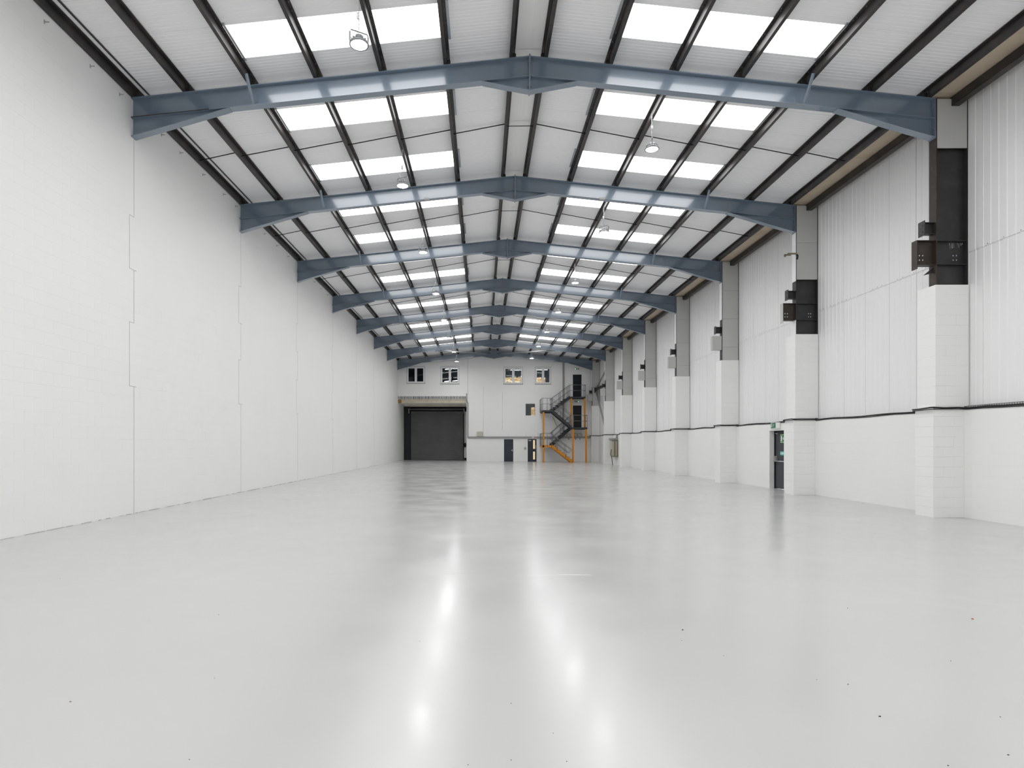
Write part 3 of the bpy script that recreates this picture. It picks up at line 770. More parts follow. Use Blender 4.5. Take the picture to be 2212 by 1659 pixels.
# offices behind the gable
YO = 63.0; PX = -0.3
FW_ = [(2.20, 4.15, H+5.3, H+7.05), (5.35, 6.62, H+5.3, H+7.05)]; FL_ = [(5.1, 6.4, H+2.2, H+3.9)]
of = MB()
def wall_holes(mb, x0, x1, z0, z1, y0, y1, op):
    us = sorted({x0, x1}|{v for o in op for v in o[:2]}); vs = sorted({z0, z1}|{v for o in op for v in o[2:]})
    for a, b in zip(us[:-1], us[1:]):
        for c, d in zip(vs[:-1], vs[1:]):
            if any(o[0] < (a+b)/2 < o[1] and o[2] < (c+d)/2 < o[3] for o in op): continue
            mb.box(a, b, y0, y1, c, d)
wall_holes(of, PX, 11.2, -0.3, H+8.6, YO, YO+0.2, FW_+FL_)
of.box(PX-0.1, PX, YB+0.26, YO+0.2, ZSOF+0.3, H+8.6).box(11.0, 11.2, YB+0.26, YO, -0.3, H+8.6)
of.box(PX-0.1, 11.2, YB+0.26, YO, H+4.05, H+4.3).box(PX, 11.2, YB+0.26, YO, H+1.2, H+1.45)
of.box(7.2, 7.3, YB+0.26, YO, H+1.45, H+8.0)
tag(of.build('wall_office', M['office']), 'dim grey office walls seen through the gable windows', 'wall', kind='structure')
oc = MB().box(PX, 11.2, YB+0.26, YO, H+7.62, H+7.8); tag(oc.build('ceiling_office', M['office']), 'grey office ceiling behind the gable windows', 'ceiling', kind='structure')
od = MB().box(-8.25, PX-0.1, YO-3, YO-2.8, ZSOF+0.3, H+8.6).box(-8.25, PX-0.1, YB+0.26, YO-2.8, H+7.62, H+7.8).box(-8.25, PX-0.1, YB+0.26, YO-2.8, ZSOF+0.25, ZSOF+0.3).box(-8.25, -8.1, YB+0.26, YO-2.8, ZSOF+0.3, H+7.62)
tag(od.build('wall_store', M['office_unlit']), 'unlit store room behind the two dark windows', 'wall', kind='structure')
for k, (x, y, ln) in enumerate(((3.2, 58.6, 1.5), (3.6, 61.2, 1.5), (5.9, 58.8, 1.4), (6.0, 61.0, 1.3))):
    t = thing('office_light', 'slim lit ceiling light inside the office, %s' % ('behind the middle window, nearer', 'behind the middle window, farther', 'behind the narrow window, nearer', 'behind the narrow window, farther')[k], 'lamp', (x, y, H+7.55), 'office ceiling lights')
    MB().box(x-ln/2, x+ln/2, y-0.10, y+0.10, H+7.585, H+7.62).build('light_body', M['white'], t)
    MB().box(x-ln/2+0.02, x+ln/2-0.02, y-0.08, y+0.08, H+7.578, H+7.585).build('diffuser', M['strip'], t)
# added glowing rings standing in for the curved white reflections in the pane
for k, (x, y, z, r) in enumerate(((-3.35, 57.6, 6.05, 0.30), (-2.6, 57.8, 6.12, 0.28), (-3.3, 58.6, 7.35, 0.34), (-2.55, 58.8, 7.45, 0.34))):
    t = thing('reflection_ring', 'thin glowing ring imitating a reflection in the second dark window, %s' % ('low, nearer the blank wall', 'low, nearer the stair', 'high, nearer the blank wall', 'high, nearer the stair')[k], 'lamp', (x, y, H+z), 'reflection rings')
    MB().tube([(x+r*math.cos(a), y+r*math.sin(a), H+z+0.03*math.cos(a)) for a in [2*math.pi*q/28 for q in range(28)]], 0.018, 6, closed=True).build('ring', M['ring'], t)
    MB().tube([(x, y, H+7.6), (x, y+0.2*r, H+z+0.12), (x, y+r, H+z)], 0.004, 5).build('wire', M['black'], t)  # hanger added along with the reflection ring
# autumn trees beyond the far office windows
import bmesh
def tree(cx, cy, cz, rx, rz, seed, label):
    rr = random.Random(seed); t = thing('autumn_tree', label, 'tree', (cx, cy, 0), 'autumn trees outside')
    mb = MB()
    for q in range(900):
        a = rr.uniform(0, 2*math.pi); b = math.acos(rr.uniform(-1, 1)); k = rr.uniform(0.75, 1.0)
        p = Vector((cx+rx*k*math.sin(b)*math.cos(a), cy+0.8*k*math.sin(b)*math.sin(a), cz+rz*k*math.cos(b)))
        u = Vector((rr.uniform(-1, 1), rr.uniform(-.4, .4), rr.uniform(-1, 1))).normalized()*0.12; v = u.cross(Vector((rr.uniform(-1, 1), rr.uniform(-1, 1), rr.uniform(-1, 1)))).normalized()*0.09
        mb.quad(p-u, p+v, p+u, p-v)
    tag(mb.build('foliage', M['foliage'], t), kind='stuff')
    MB().tube([(cx, cy, -0.1), (cx+0.05, cy, cz*0.5), (cx, cy, cz)], 0.09, 8).build('trunk', M['bark'], t)
tree(3.2, 67.0, 7.9, 1.7, 2.2, 3, 'orange autumn tree seen through the middle gable window')
tree(6.2, 66.5, 7.9, 1.5, 2.2, 4, 'yellow autumn tree seen through the narrow gable window')
tree(5.8, 69.0, 4.0, 1.9, 1.9, 5, 'autumn tree seen through the small frameless opening')
gr = MB().box(-30, 40, YO+0.2, 110, -0.5, -0.1); tag(gr.build('ground', mat('autumn_grass', (0.16, 0.15, 0.06), 0.9, 0.2, var=(1.5, (0.28, 0.2, 0.08), 0.4, 0.7))), 'ground outside beyond the offices', 'ground', kind='structure')
hd = MB(); rr = random.Random(9)
for q in range(5200):
    p = Vector((rr.uniform(-4, 16), 70+rr.uniform(0, 1.0), rr.uniform(0, 13))); u = Vector((rr.uniform(-1, 1), rr.uniform(-.4, .4), rr.uniform(-1, 1))).normalized()*0.26
    v = u.cross(Vector((rr.uniform(-.4, .4), 1, rr.uniform(-.4, .4)))).normalized()*0.22; hd.quad(p-u, p+v, p+u, p-v)
hd = tag(hd.build('treeline', M['foliage']), 'bank of orange autumn foliage beyond the offices', 'trees', kind='stuff')

# roller shutter in its bay
yd = YDOOR
def dx(px): return (px-VX)*yd/F_PX
def dz(py): return H+(VY-py)*yd/F_PX
t = thing('door_1', 'grey steel roller shutter in the recessed bay', 'door', (-4.5, yd, 0), kind='structure')
cu = MB(); z = 0.05; zt = dz(889); sp = 0.105
while z < zt-0.02:
    z1 = min(z+sp, zt); pr = [(yd-0.02, z), (yd-0.052, z+0.02), (yd-0.058, (z+z1)/2), (yd-0.052, z1-0.02), (yd-0.02, z1)]
    for (a, c), (b, d) in zip(pr[:-1], pr[1:]): cu.quad((dx(887.3), a, c), (dx(1000.6), a, c), (dx(1000.6), b, d), (dx(887.3), b, d))
    z = z1
tag(cu.build('curtain', M['shutter'], t), kind='stuff')
MB().box(dx(887.3), dx(1000.6), yd-0.07, yd-0.02, FZ(-5)+0.002, 0.06).build('bottom_rail', M['stair'], t)
MB().box(XL+0.002, dx(886.4), yd-0.16, yd+0.0, FZ(XL)+0.001, dz(879)).build('side_panel', M['navydark'], t)
MB().box(dx(886.4), dx(887.8), yd-0.10, yd, FZ(-7), dz(889)).box(dx(1000.4), dx(1002.2), yd-0.10, yd, FZ(-2), dz(889)).build('guide_rail', M['black'], t)
MB().box(dx(886.4), RX1-0.002, yd-0.05, yd, dz(889), dz(879)).build('header_gap_shade', M['black'], t)  # black sheet painting the shaded gap around the barrel
MB().tube([(dx(884), yd-0.22, dz(885.3)), (dx(1003), yd-0.22, dz(885.3))], 0.10, 16).build('barrel', M['stair'], t)
MB().tube([(dx(884), yd-0.33, dz(884.2)), (dx(1003), yd-0.33, dz(884.2))], 0.03, 8).build('tension_bar', M['trunk'], t)
for p in (884.0, 1002.5): MB().box(dx(p)-0.05, dx(p)+0.05, yd-0.36, yd-0.06, dz(893), dz(883)).build('end_bracket', M['trunk'], t)
t = thing('shutter_operator', 'black operator box with pull chain beside the roller shutter', 'motor', (-1.75, yd, 1.4))
MB().bbox(dx(1001.4), dx(1006.5), yd-0.2, yd+0.02, dz(965.6), dz(957.2), 0.015).build('operator_box', M['black'], t)
MB().tube([(dx(1003.2), yd-0.06, dz(957)), (dx(1003.2), yd-0.06, dz(893))], 0.02, 6).build('drive_pipe', M['trunk'], t)
MB().tube([(dx(1006.2), yd-0.1, dz(957)), (dx(1006.2), yd-0.1, dz(905))], 0.008, 5).build('pull_chain', M['galv'], t)
MB().bbox(dx(1003), dx(1007.4), yd-0.25, yd+0.02, FZ(-2), dz(989), 0.02).build('foot_bumper', M['black'], t)
# bay beam with the ends of the floor deck above it
t = thing('bay_beam', 'cream painted beam spanning the front of the shutter bay', 'beam', (-4.6, YB, bz(871)))
bm = MB().box(XL+0.002, RX1-0.02, YB-0.02, YB+0.28, bz(870.8), bz(868.9)).box(XL+0.002, RX1-0.02, YB-0.02, YB+0.28, bz(863.6), bz(862.3)).box(XL+0.002, RX1-0.02, YB+0.03, YB+0.05, bz(868.9), bz(863.6))
bm.build('beam', M['cream'], t)
MB().box(XL+0.002, XL+0.32, YB-0.04, YB+0.03, bz(871), bz(863)).build('timber_packer', M['timber'], t)
MB().box(-7.5, RX1-0.02, YB+1.9, YB+2.15, ZSOF-0.15, ZSOF).build('rear_downstand', M['cream'], t)
t = thing('deck_edge', 'row of profiled floor deck ends above the cream beam', 'deck', (-4.6, YB, bz(862)))
MB().box(XL+0.002, RX1-0.02, YB+0.10, YB+0.12, bz(862.3), bz(855.8)).build('void_shade', M['black'], t)  # black strip stands in for the shade between the deck ribs
dk = MB(); n = 58; wdt = (RX1-0.02-XL)/n
for k in range(n):
    xa = XL+k*wdt+wdt*(0.5+R.uniform(-0.06, 0.06)); dk.box(xa, xa+wdt*(0.38+R.uniform(0, 0.14)), YB-0.005, YB+0.10, bz(862.3), bz(856))
tag(dk.build('deck_ribs', M['white'], t), kind='stuff')
MB().box(XL+0.002, RX1+0.0, YB-0.03, YB+0.10, bz(856), bz(852.3)).build('edge_band', M['paint'], t)
MB().box(XL+0.002, RX1-0.0, YB+0.10, YB+0.25, bz(856), H+4.655).build('edge_backing', M['paint'], t)

# doors in the gable
def leaf(n, o, label, m):
    x0, x1, z0, z1 = o; zb = FZ((x0+x1)/2) if z0 < 0 else z0
    t = thing('door_%d' % n, label, 'door', ((x0+x1)/2, YB, zb), kind='structure')
    fr = MB().box(x0, x0+0.04, YB-0.008, YB+0.2, zb+0.001, z1).box(x1-0.04, x1, YB-0.008, YB+0.2, zb+0.001, z1).box(x0+0.04, x1-0.04, YB-0.008, YB+0.2, z1-0.04, z1)
    fr.build('door_frame', M['upvc'] if z0 > 0 else m, t)
    lf = MB().box(x0+0.043, x1-0.043, YB+0.02, YB+0.065, zb+0.008, z1-0.043).build('door_leaf', m, t)
    MB().box(x0, x1, YB+0.2, YB+0.25, zb, z1).build('door_backing', M['office_unlit'], t)
    return t, lf, zb
t, lf, zb = leaf(2, GD[0], 'plain navy door in the gable, nearer the shutter', M['navy'])
MB().tube([(GD[0][1]-0.10, YB+0.02, 1.05), (GD[0][1]-0.10, YB-0.05, 1.05), (GD[0][1]-0.22, YB-0.05, 1.05)], 0.014, 8).build('door_handle', M['silver'], lf)
MB().box(GD[0][1]-0.13, GD[0][1]-0.07, YB+0.012, YB+0.02, 0.95, 1.13).build('handle_plate', M['silver'], lf)
t, lf, zb = leaf(3, GD[1], 'navy door with two slim vision panels beside the stair', M['navy'])
for a, b in ((H-0.415, H+0.40), (H-1.40, H-0.67)):
    MB().box(4.735, 4.905, YB+0.012, YB+0.02, a, b).build('vision_panel', M['litpanel'], lf)
MB().tube([(4.985, YB+0.02, 1.50), (4.985, YB-0.05, 1.50), (4.985, YB-0.05, 1.0), (4.985, YB+0.02, 1.0)], 0.014, 8).build('pull_handle', M['silver'], lf)
MB().box(4.31, 4.56, YB+0.012, YB+0.02, H+0.33, H+0.40).build('door_closer', M['white'], lf)
t, lf, zb = leaf(4, UD[0], 'dark door at the top landing of the stair', M['navydark'])
t, lf, zb = leaf(5, UD[1], 'dark door at the middle landing of the stair', M['navydark'])
for z0, z1, nm in ((H+6.97, H+7.09, 'above the top landing door'), (H+3.92, H+4.05, 'above the middle landing door')):
    t = thing('exit_light', 'pale grey emergency light box with green indicator '+nm, 'lamp', (8.8, YB, z0), 'emergency lights')
    MB().bbox(8.58, 9.03, YB-0.07, YB-0.001, z0, z1, 0.01).build('light_body', M['sill'], t)
    xx = 8.66 if z0 > 8 else 8.95
    MB().lathe([(0.0, 0.0), (0.03, 0.0), (0.03, 0.02), (0, 0.02)], (xx, YB-0.085, (z0+z1)/2-0.01), 10).build('indicator', M['led'], t)

# trunking, conduits and boxes
t = thing('cable_trunking', 'grey cable trunking along the gable above the doors', 'trunking', (3, YB, H+0.6))
tk = MB()
for a, b in ((-1.33, 1.5), (1.5, 4.4), (4.4, 7.3), (7.3, 10.03)): tk = MB().bbox(a+0.003, b-0.003, YB-0.12, YB-0.001, H+0.585, H+0.735, 0.006); tk.build('trunking_length', M['trunk'], t)
MB().bbox(-1.41, -1.31, YB-0.09, YB-0.001, H+0.62, H+3.85, 0.006).build('riser', M['trunk'], t)
MB().bbox(7.47, 7.63, YB-0.10, YB-0.001, H+0.74, T(7.5)-0.45, 0.006).build('riser', M['trunk'], t)
MB().tube([(-1.36, YB-0.06, H+3.85), (-1.45, YB-0.06, H+4.05), (-1.47, YB-0.06, H+4.75)], 0.045, 8).build('riser_bend', M['trunk'], t)
def ebox(x0, x1, z0, z1, label, m, group=None, d=0.16):
    t = thing('switch_box', label, 'electrical box', ((x0+x1)/2, YB, z0), group)
    MB().bbox(x0, x1, YB-d, YB-0.002, z0, z1, 0.012).build('box_body', m, t)
    MB().bbox(x0+0.02, x1-0.02, YB-d-0.012, YB-d+0.002, z0+0.02, z1-0.02, 0.005).build('box_cover', m, t)
    MB().box(x1-0.07, x1-0.045, YB-d-0.025, YB-d-0.01, (z0+z1)/2-0.03, (z0+z1)/2+0.03).build('latch', M['black'], t)
    return t
ebox(-0.50, 0.055, H+0.74, H+1.20, 'beige switch box on the trunking near the shutter', M['beige'])
for x0, x1, nm in ((7.88, 8.22, 'nearest the middle of the gable'), (8.58, 8.80, 'middle of the three'), (8.88, 9.30, 'nearest the corner')):
    t = ebox(x0, x1, H+0.74, H+1.03, 'beige isolator box under the middle landing, '+nm, M['beige'], 'isolators under the landing')
    MB().tube([((x0+x1)/2, YB-0.08, H+0.585), ((x0+x1)/2, YB-0.08, H+0.44)], 0.045, 10).build('socket', M['trunk'], t)
t = thing('keypad', 'small grey keypad between the two navy doors', 'keypad', (3.99, YB, H-0.46))
MB().bbox(3.90, 4.08, YB-0.06, YB-0.002, H-0.46, H-0.27, 0.012).build('keypad_body', M['trunk'], t)
MB().bbox(3.93, 4.05, YB-0.07, YB-0.058, H-0.42, H-0.32, 0.004).build('keypad_cover', M['beige'], t)
MB().tube([(3.99, YB-0.02, H-0.27), (3.99, YB-0.02, H+0.585)], 0.012, 6).build('conduit', M['white'], t)
t = thing('fire_notice', 'small white and red notice above the panelled navy door', 'sign', (4.85, YB-0.12, H+0.65))
MB().box(4.62, 5.06, YB-0.128, YB-0.121, H+0.60, H+0.70).build('notice_plate', M['white'], t)
MB().box(4.80, 4.90, YB-0.131, YB-0.128, H+0.62, H+0.69).box(4.92, 5.03, YB-0.131, YB-0.128, H+0.62, H+0.69).build('notice_print', M['red'], t)
for k, (px, a, b, nm) in enumerate(((1044, 837, 931, 'above the beige switch box'), (1085, 849.5, 928.5, 'between the shutter and the plain navy door'), (1098.3, 931, 943, 'short, above the plain navy door'), (1136, 931, 943, 'short, above the keypad'), (1160.7, 934, 987, 'right beside the panelled navy door'))):
    t = thing('conduit', 'white painted conduit on the gable, '+nm, 'conduit', (bx(px), YB, bz(b)), 'gable conduits')
    MB().tube([(bx(px), YB-0.014, bz(b)), (bx(px), YB-0.014, bz(a))], 0.016, 6).build('pipe', M['paint'], t)
    MB().box(bx(px)-0.03, bx(px)+0.03, YB-0.022, YB, bz(a)-0.05, bz(a)-0.02).build('saddle', M['paint'], t)

# ------------------------------------------------------------------ steel stair
st = thing('steel_stair', 'charcoal and orange steel stair with galvanised handrails against the gable', 'staircase', (7.3, 54.8, FZ(7.3)))
ya0, ya1, yb0, yb1 = 53.80, 54.75, 54.90, 55.88
XA, XB = 6.25, 8.05
L1, L2, L3, L4 = 1.51, 3.13, 4.66, 5.96
def post(x, y, z0, z1, m=M['orange'], wd=0.14):
    p = MB(); h = wd/2
    p.box(x-h, x+h, y-h, y-h+0.014, z0, z1).box(x-h, x+h, y+h-0.014, y+h, z0, z1).box(x-0.006, x+0.006, y-h+0.014, y+h-0.014, z0, z1)
    o = p.build('post', m, st)
    MB().box(x-h-0.08, x+h+0.08, y-h-0.05, y+h+0.05, z0, z0+0.015).build('base_plate', m, o)
for x in (8.13, 9.31): post(x, ya0+0.07, FZ(x), L2-0.16)
post(5.48, ya0+0.07, FZ(5.48), L3-0.16)
for x in (8.13, 9.36): post(x, yb0+0.02, L2, L4-0.16)
def landing(x0, x1, y0, y1, z, m):
    l = MB(); l.box(x0, x1, y0, y0+0.02, z-0.17, z).box(x0, x1, y1-0.02, y1, z-0.17, z).box(x0, x0+0.02, y0+0.02, y1-0.02, z-0.17, z).box(x1-0.02, x1, y0+0.02, y1-0.02, z-0.17, z)
    o = l.build('landing', m, st); MB().box(x0+0.02, x1-0.02, y0+0.02, y1-0.02, z-0.03, z-0.005).build('deck_plate', M['stair'], o)
landing(5.35, XA+0.02, ya0, yb1, L1, M['orange']); landing(XB, 9.42, ya0, yb1, L2, M['stair'])
landing(5.37, XA+0.02, ya0, yb1, L3, M['stair']); landing(XB-0.1, 9.44, yb0, yb1, L4, M['stair'])
def flight(xa, za, xb, zb, y0, y1, m, n=7):
    for y in (y0, y1-0.02):
        s_ = MB(); hgt = 0.24
        ln = math.hypot(xb-xa, zb-za); off = hgt*ln/abs(xb-xa)
        s_.prism([(xa, za-off*0.75), (xb, zb-off*0.75), (xb, zb+off*0.25), (xa, za+off*0.25)], lambda p, q, t_: (p, t_, q), y, y+0.02)
        s_.build('stringer', m, st)
    for k in range(1, n):
        f = k/n; x = xa+(xb-xa)*(f-0.5/n); z = za+(zb-za)*f; hw = abs(xb-xa)/n*0.6
        MB().box(x-hw, x+hw, y0+0.02, y1-0.02, z-0.035, z-0.01).box(x-hw, x-hw+0.02, y0+0.02, y1-0.02, z-0.06, z-0.035).build('tread', M['stair'], st)
flight(8.10, 0.06, XA, L1, ya0, ya1, M['orange']); flight(XA, L1, XB, L2, yb0, yb1, M['stair'])
flight(XB, L2, XA, L3, ya0, ya1, M['stair']); flight(XA, L3, XB-0.08, L4, yb0, yb1, M['stair'])
RT = 0.021
def rail(pts, posts=(), mids=True, hh=1.08):
    """guard of a top rail, a mid rail and posts; pts are at walking level"""
    up = [(x, y, z+hh) for x, y, z in pts]; md = [(x, y, z+hh*0.52) for x, y, z in pts]
    o = MB().tube(up, RT, 8).build('handrail', M['tube'], st)
    if mids: MB().tube(md, RT*0.85, 8).build('mid_rail', M['tube'], o)
    for x, y, z in posts:
        MB().tube([(x, y, z-0.10), (x, y, z+hh)], RT, 8).build('baluster', M['tube'], o)
def lerp(a, b, f): return tuple(a[i]+(b[i]-a[i])*f for i in range(3))
def flight_rail(a, b, y, fs=(0.12, 0.5, 0.88), ext=0.0):
    p, q = (a[0], y, a[1]), (b[0], y, b[1])
    rail([p, q], [lerp(p, q, f) for f in fs])
for y in (ya0-0.02, ya1+0.02):
    a, b = (8.0, 0.14), (XA, L1+0.0); p, q = (a[0], y, a[1]), (b[0], y, b[1])
    up = [(p[0]-0.0, y, p[2]+1.0), (q[0], y, q[2]+1.05)]; lo = [(p[0]-0.22, y, p[2]+0.68), (q[0], y, q[2]+0.55)]
    o = MB().tube([lo[1], lo[0], (p[0]+0.03, y, p[2]+0.92), up[0], up[1]], RT, 8).build('handrail', M['tube'], st)
    for f in (0.3, 0.75): x, yy, z = lerp(p, q, f); MB().tube([(x, y, z-0.12), (x, y, z+1.02)], RT, 8).build('baluster', M['tube'], o)
for y in (yb0-0.02, yb1-0.03):
    flight_rail((XA, L1), (XB, L2), y, (0.1, 0.55, 0.95)); flight_rail((XA, L3), (XB-0.05, L4), y, (0.06, 0.5, 0.93))
for y in (ya0-0.02, ya1+0.02): flight_rail((XB, L2), (XA, L3), y, (0.04, 0.5, 0.96))
for z in (L1, L3):
    rail([(XA, ya0, z), (5.37, ya0, z), (5.36, ya0+0.1, z), (5.36, yb1, z)], [(XA-0.05, ya0, z), (5.80, ya0, z), (5.40, ya0, z), (5.36, 54.5, z), (5.36, 55.2, z), (5.36, yb1-0.05, z)])
rail([(XB+0.1, ya0, L2), (9.42, ya0, L2), (9.42, yb1, L2)], [(XB+0.12, ya0, L2), (9.40, ya0, L2), (9.42, 54.8, L2)])
rail([(XB-0.05, yb0, L4), (9.44, yb0, L4), (9.44, yb1, L4)], [(XB-0.05, yb0, L4), (9.05, yb0, L4), (9.43, yb0, L4), (9.44, yb1-0.1, L4)])
MB().bar((6.52, yb1, L3-0.45), (6.95, yb1, H+1.65), 0.05, 0.05, up=(0, 1, 0)).build('knee_brace', M['sill'], st)

# ------------------------------------------------------------------ bracing in the last bay
t = thing('wall_brace', 'grey diagonal tube braces and dark rail in the last side bay', 'brace', (10.45, 52.5, H+0.9))
MB().tube([(10.42, 49.72, H+6.55), (10.48, 55.3, H+5.10)], 0.075, 12).build('brace_tube', M['trunk'], t)
MB().tube([(10.48, 55.3, H+4.90), (10.38, 50.1, H+0.9)], 0.085, 12).build('brace_tube', M['trunk'], t)
rl = MB().box(10.39, 10.51, 49.7, 55.38, H+4.94, H+4.97).box(10.39, 10.51, 49.7, 55.38, H+5.12, H+5.15).box(10.445, 10.455, 49.7, 55.38, H+4.97, H+5.12); rl.build('rail', M['column'], t)
MB().box(10.33, 10.53, 55.15, 55.4, H+4.78, H+5.24).build('gusset', M['column'], t)
for s, xa, xb, ln in (('l', -3.78, 0.72, 'blank wall'), ('r', 5.89, 1.40, 'sheeted wall')):
    t = thing('roof_brace', 'pale round tube brace below the roof by the gable, %s side' % ln, 'brace', (xa, 49.65, T(xa)-0.4), 'roof braces')
    MB().tube([(xa, 49.65, T(xa)-0.46), (xb, 55.38, T(xb)-0.27)], 0.055, 12).build('brace_tube', M['galv'], t)
    MB().box(xa-0.12, xa+0.12, 49.60, 49.63, T(xa)-0.56, T(xa)-0.40).build('end_plate', M['frame'], t)

# ------------------------------------------------------------------ sheeted wall fittings
yc = (DOOR_Y[0]+DOOR_Y[1])/2; xd = 10.93
t = thing('door_6', 'dark fire exit door with push bar in the dado wall', 'door', (xd, yc, zr), kind='structure')
fr = MB().box(xd-0.02, xd+0.08, DOOR_Y[0], DOOR_Y[0]+0.06, zr, DOOR_Z).box(xd-0.02, xd+0.08, DOOR_Y[1]-0.06, DOOR_Y[1], zr, DOOR_Z).box(xd-0.02, xd+0.08, DOOR_Y[0]+0.06, DOOR_Y[1]-0.06, DOOR_Z-0.06, DOOR_Z)
fr.build('door_frame', M['navydark'], t)
lf = MB().box(xd+0.01, xd+0.05, DOOR_Y[0]+0.062, DOOR_Y[1]-0.062, zr+0.01, DOOR_Z-0.062).build('door_leaf', mat('slate_door_paint', (0.050, 0.055, 0.064), 0.4, 0.4), t)
MB().tube([(xd-0.08, DOOR_Y[0]+0.12, zr+1.02), (xd-0.08, DOOR_Y[1]-0.10, zr+1.02)], 0.018, 8).build('push_bar', M['silver'], lf)
ph = MB(); ph.prism([(-0.045, 0.0), (0.045, 0.0), (0.03, 0.19), (0.0, 0.21), (-0.03, 0.19)], lambda p, q, tt: (tt, DOOR_Y[1]-0.16+p, zr+1.0+q), xd-0.07, xd+0.01); ph.build('latch_case', M['trunk'], lf)
MB().tube([(xd-0.05, DOOR_Y[1]-0.16, DOOR_Z-0.10), (xd-0.09, DOOR_Y[1]-0.42, DOOR_Z-0.11)], 0.012, 6).build('closer_arm', M['silver'], lf)
def sign_on(par, xs, y0, y1, z0, z1, plate, ink, kind):
    """pictogram plate facing the hall: running figure or arrow"""
    o = MB().box(xs-0.004, xs, y0, y1, z0, z1).build('sign_plate', plate, par)
    m = MB(); h = z1-z0; xi0, xi1 = xs-0.0065, xs-0.004
    def q(pts): m.prism([(y1-p*h, z0+v*h) for p, v in pts], lambda a, b, tt: (tt, a, b), xi0, xi1)
    if kind == 'exit':
        q([(0.15, 0.12), (0.15, 0.88), (0.62, 0.88), (0.62, 0.12), (0.55, 0.12), (0.55, 0.80), (0.22, 0.80), (0.22, 0.12)])      # doorway
        q([(0.37, 0.66), (0.43, 0.72), (0.49, 0.66), (0.43, 0.60)])                                                     # head
        q([(0.32, 0.58), (0.46, 0.58), (0.50, 0.40), (0.60, 0.28), (0.55, 0.22), (0.43, 0.34), (0.34, 0.18), (0.26, 0.22), (0.37, 0.40)])   # body and legs
        q([(1.05, 0.55), (1.20, 0.85), (1.35, 0.55), (1.25, 0.55), (1.25, 0.15), (1.15, 0.15), (1.15, 0.55)])           # arrow up
    elif kind == 'door':
        q([(0.1, 0.1), (0.1, 0.9), (0.45, 0.9), (0.45, 0.1)]); q([(0.6, 0.5), (0.9, 0.8), (0.9, 0.2)])
    else:
        q([(0.1, 0.4), (0.1, 0.6), (1.2, 0.6), (1.2, 0.85), (1.8, 0.5), (1.2, 0.15), (1.2, 0.4)])
    m.build('sign_print', ink, o)
    return o
keep = thing('door_sign', 'small green and pale sign near the top of the fire exit door', 'sign', (xd, DOOR_Y[1]-0.5, DOOR_Z-0.4))
MB().box(xd+0.003, xd+0.009, DOOR_Y[1]-0.78, DOOR_Y[1]-0.44, DOOR_Z-0.44, DOOR_Z-0.14).build('sign_border', M['lime'], keep)
sign_on(keep, xd+0.003, DOOR_Y[1]-0.75, DOOR_Y[1]-0.47, DOOR_Z-0.41, DOOR_Z-0.17, M['green'], M['white'], 'door')
ar = thing('arrow_sticker', 'turquoise arrow sticker above the push bar', 'sticker', (xd, DOOR_Y[1]-0.6, zr+1.28))
sign_on(ar, xd+0.008, DOOR_Y[1]-0.80, DOOR_Y[1]-0.42, zr+1.24, zr+1.38, M['teal'], M['white'], 'arrow')
ex = thing('exit_sign', 'green running man exit sign above the fire exit door', 'sign', (XDADO, 22.0, DOOR_Z+0.16))
sign_on(ex, XDADO-0.062, 21.87, 22.22, H+0.60, H+0.79, M['green'], M['white'], 'exit')
MB().bbox(XDADO-0.06, XDADO-0.002, 21.60, 22.25, H+0.57, H+0.80, 0.01).build('light_box', M['white'], ex)

# cables along the top of the dado, stepping round the piers
def cable(off, z, rad, label, amp, seed):
    rr = random.Random(seed); pts = []
    def add(x, y, sag=0.0): pts.append((x-off, y, z+sag+rr.uniform(-amp, amp)))
    y = 7.4
    for i, yf in enumerate(FY):
        yn = yf-0.16
        while y < yn-0.05: add(XDADO+0.02, y, -0.01*math.sin(y*2.3)); y += 0.45
        add(XDADO+0.02, yn+0.005, 0.01); add(XDADO-0.12, yn-0.012, 0.012); add(10.3, yn-0.012, 0.01); add(10.06, yn-0.010, 0.012); add(10.025, yn+0.02, 0.01); add(10.025, yf+0.2, 0.005); add(10.025, yf+0.42, 0.004); add(10.06, yf+0.445, 0.0); add(XDADO-0.06, yf+0.445, -0.005); add(XDADO+0.02, yf+0.50, -0.01)
        y = yf+0.8
    t = thing('cable_run', label, 'cable', (XDADO, 7.4, z))
    MB().tube(pts, rad, 7).build('cable', M['cable'], t)
cable(0.035, ZDADO+0.02, 0.017, 'black cable lying along the top of the dado and round the piers', 0.008, 1)
cable(0.03, ZDADO-0.012, 0.010, 'thinner black cable just below the other along the dado', 0.006, 2)
t = thing('cable_tray', 'perforated grey cable tray on the dado nearest the camera', 'tray', (XDADO, 10, ZDADO))
trm = MB(); 
for k in range(int((13.3-7.6)/0.06)):
    y = 7.6+k*0.06; trm.box(XDADO-0.002, XDADO+0.006, y, y+0.03, ZDADO+0.03, ZDADO+0.065)
trm.box(XDADO-0.002, XDADO+0.006, 7.6, 13.3, ZDADO+0.055, ZDADO+0.075); trm.build('tray_side', M['trunk'], t)

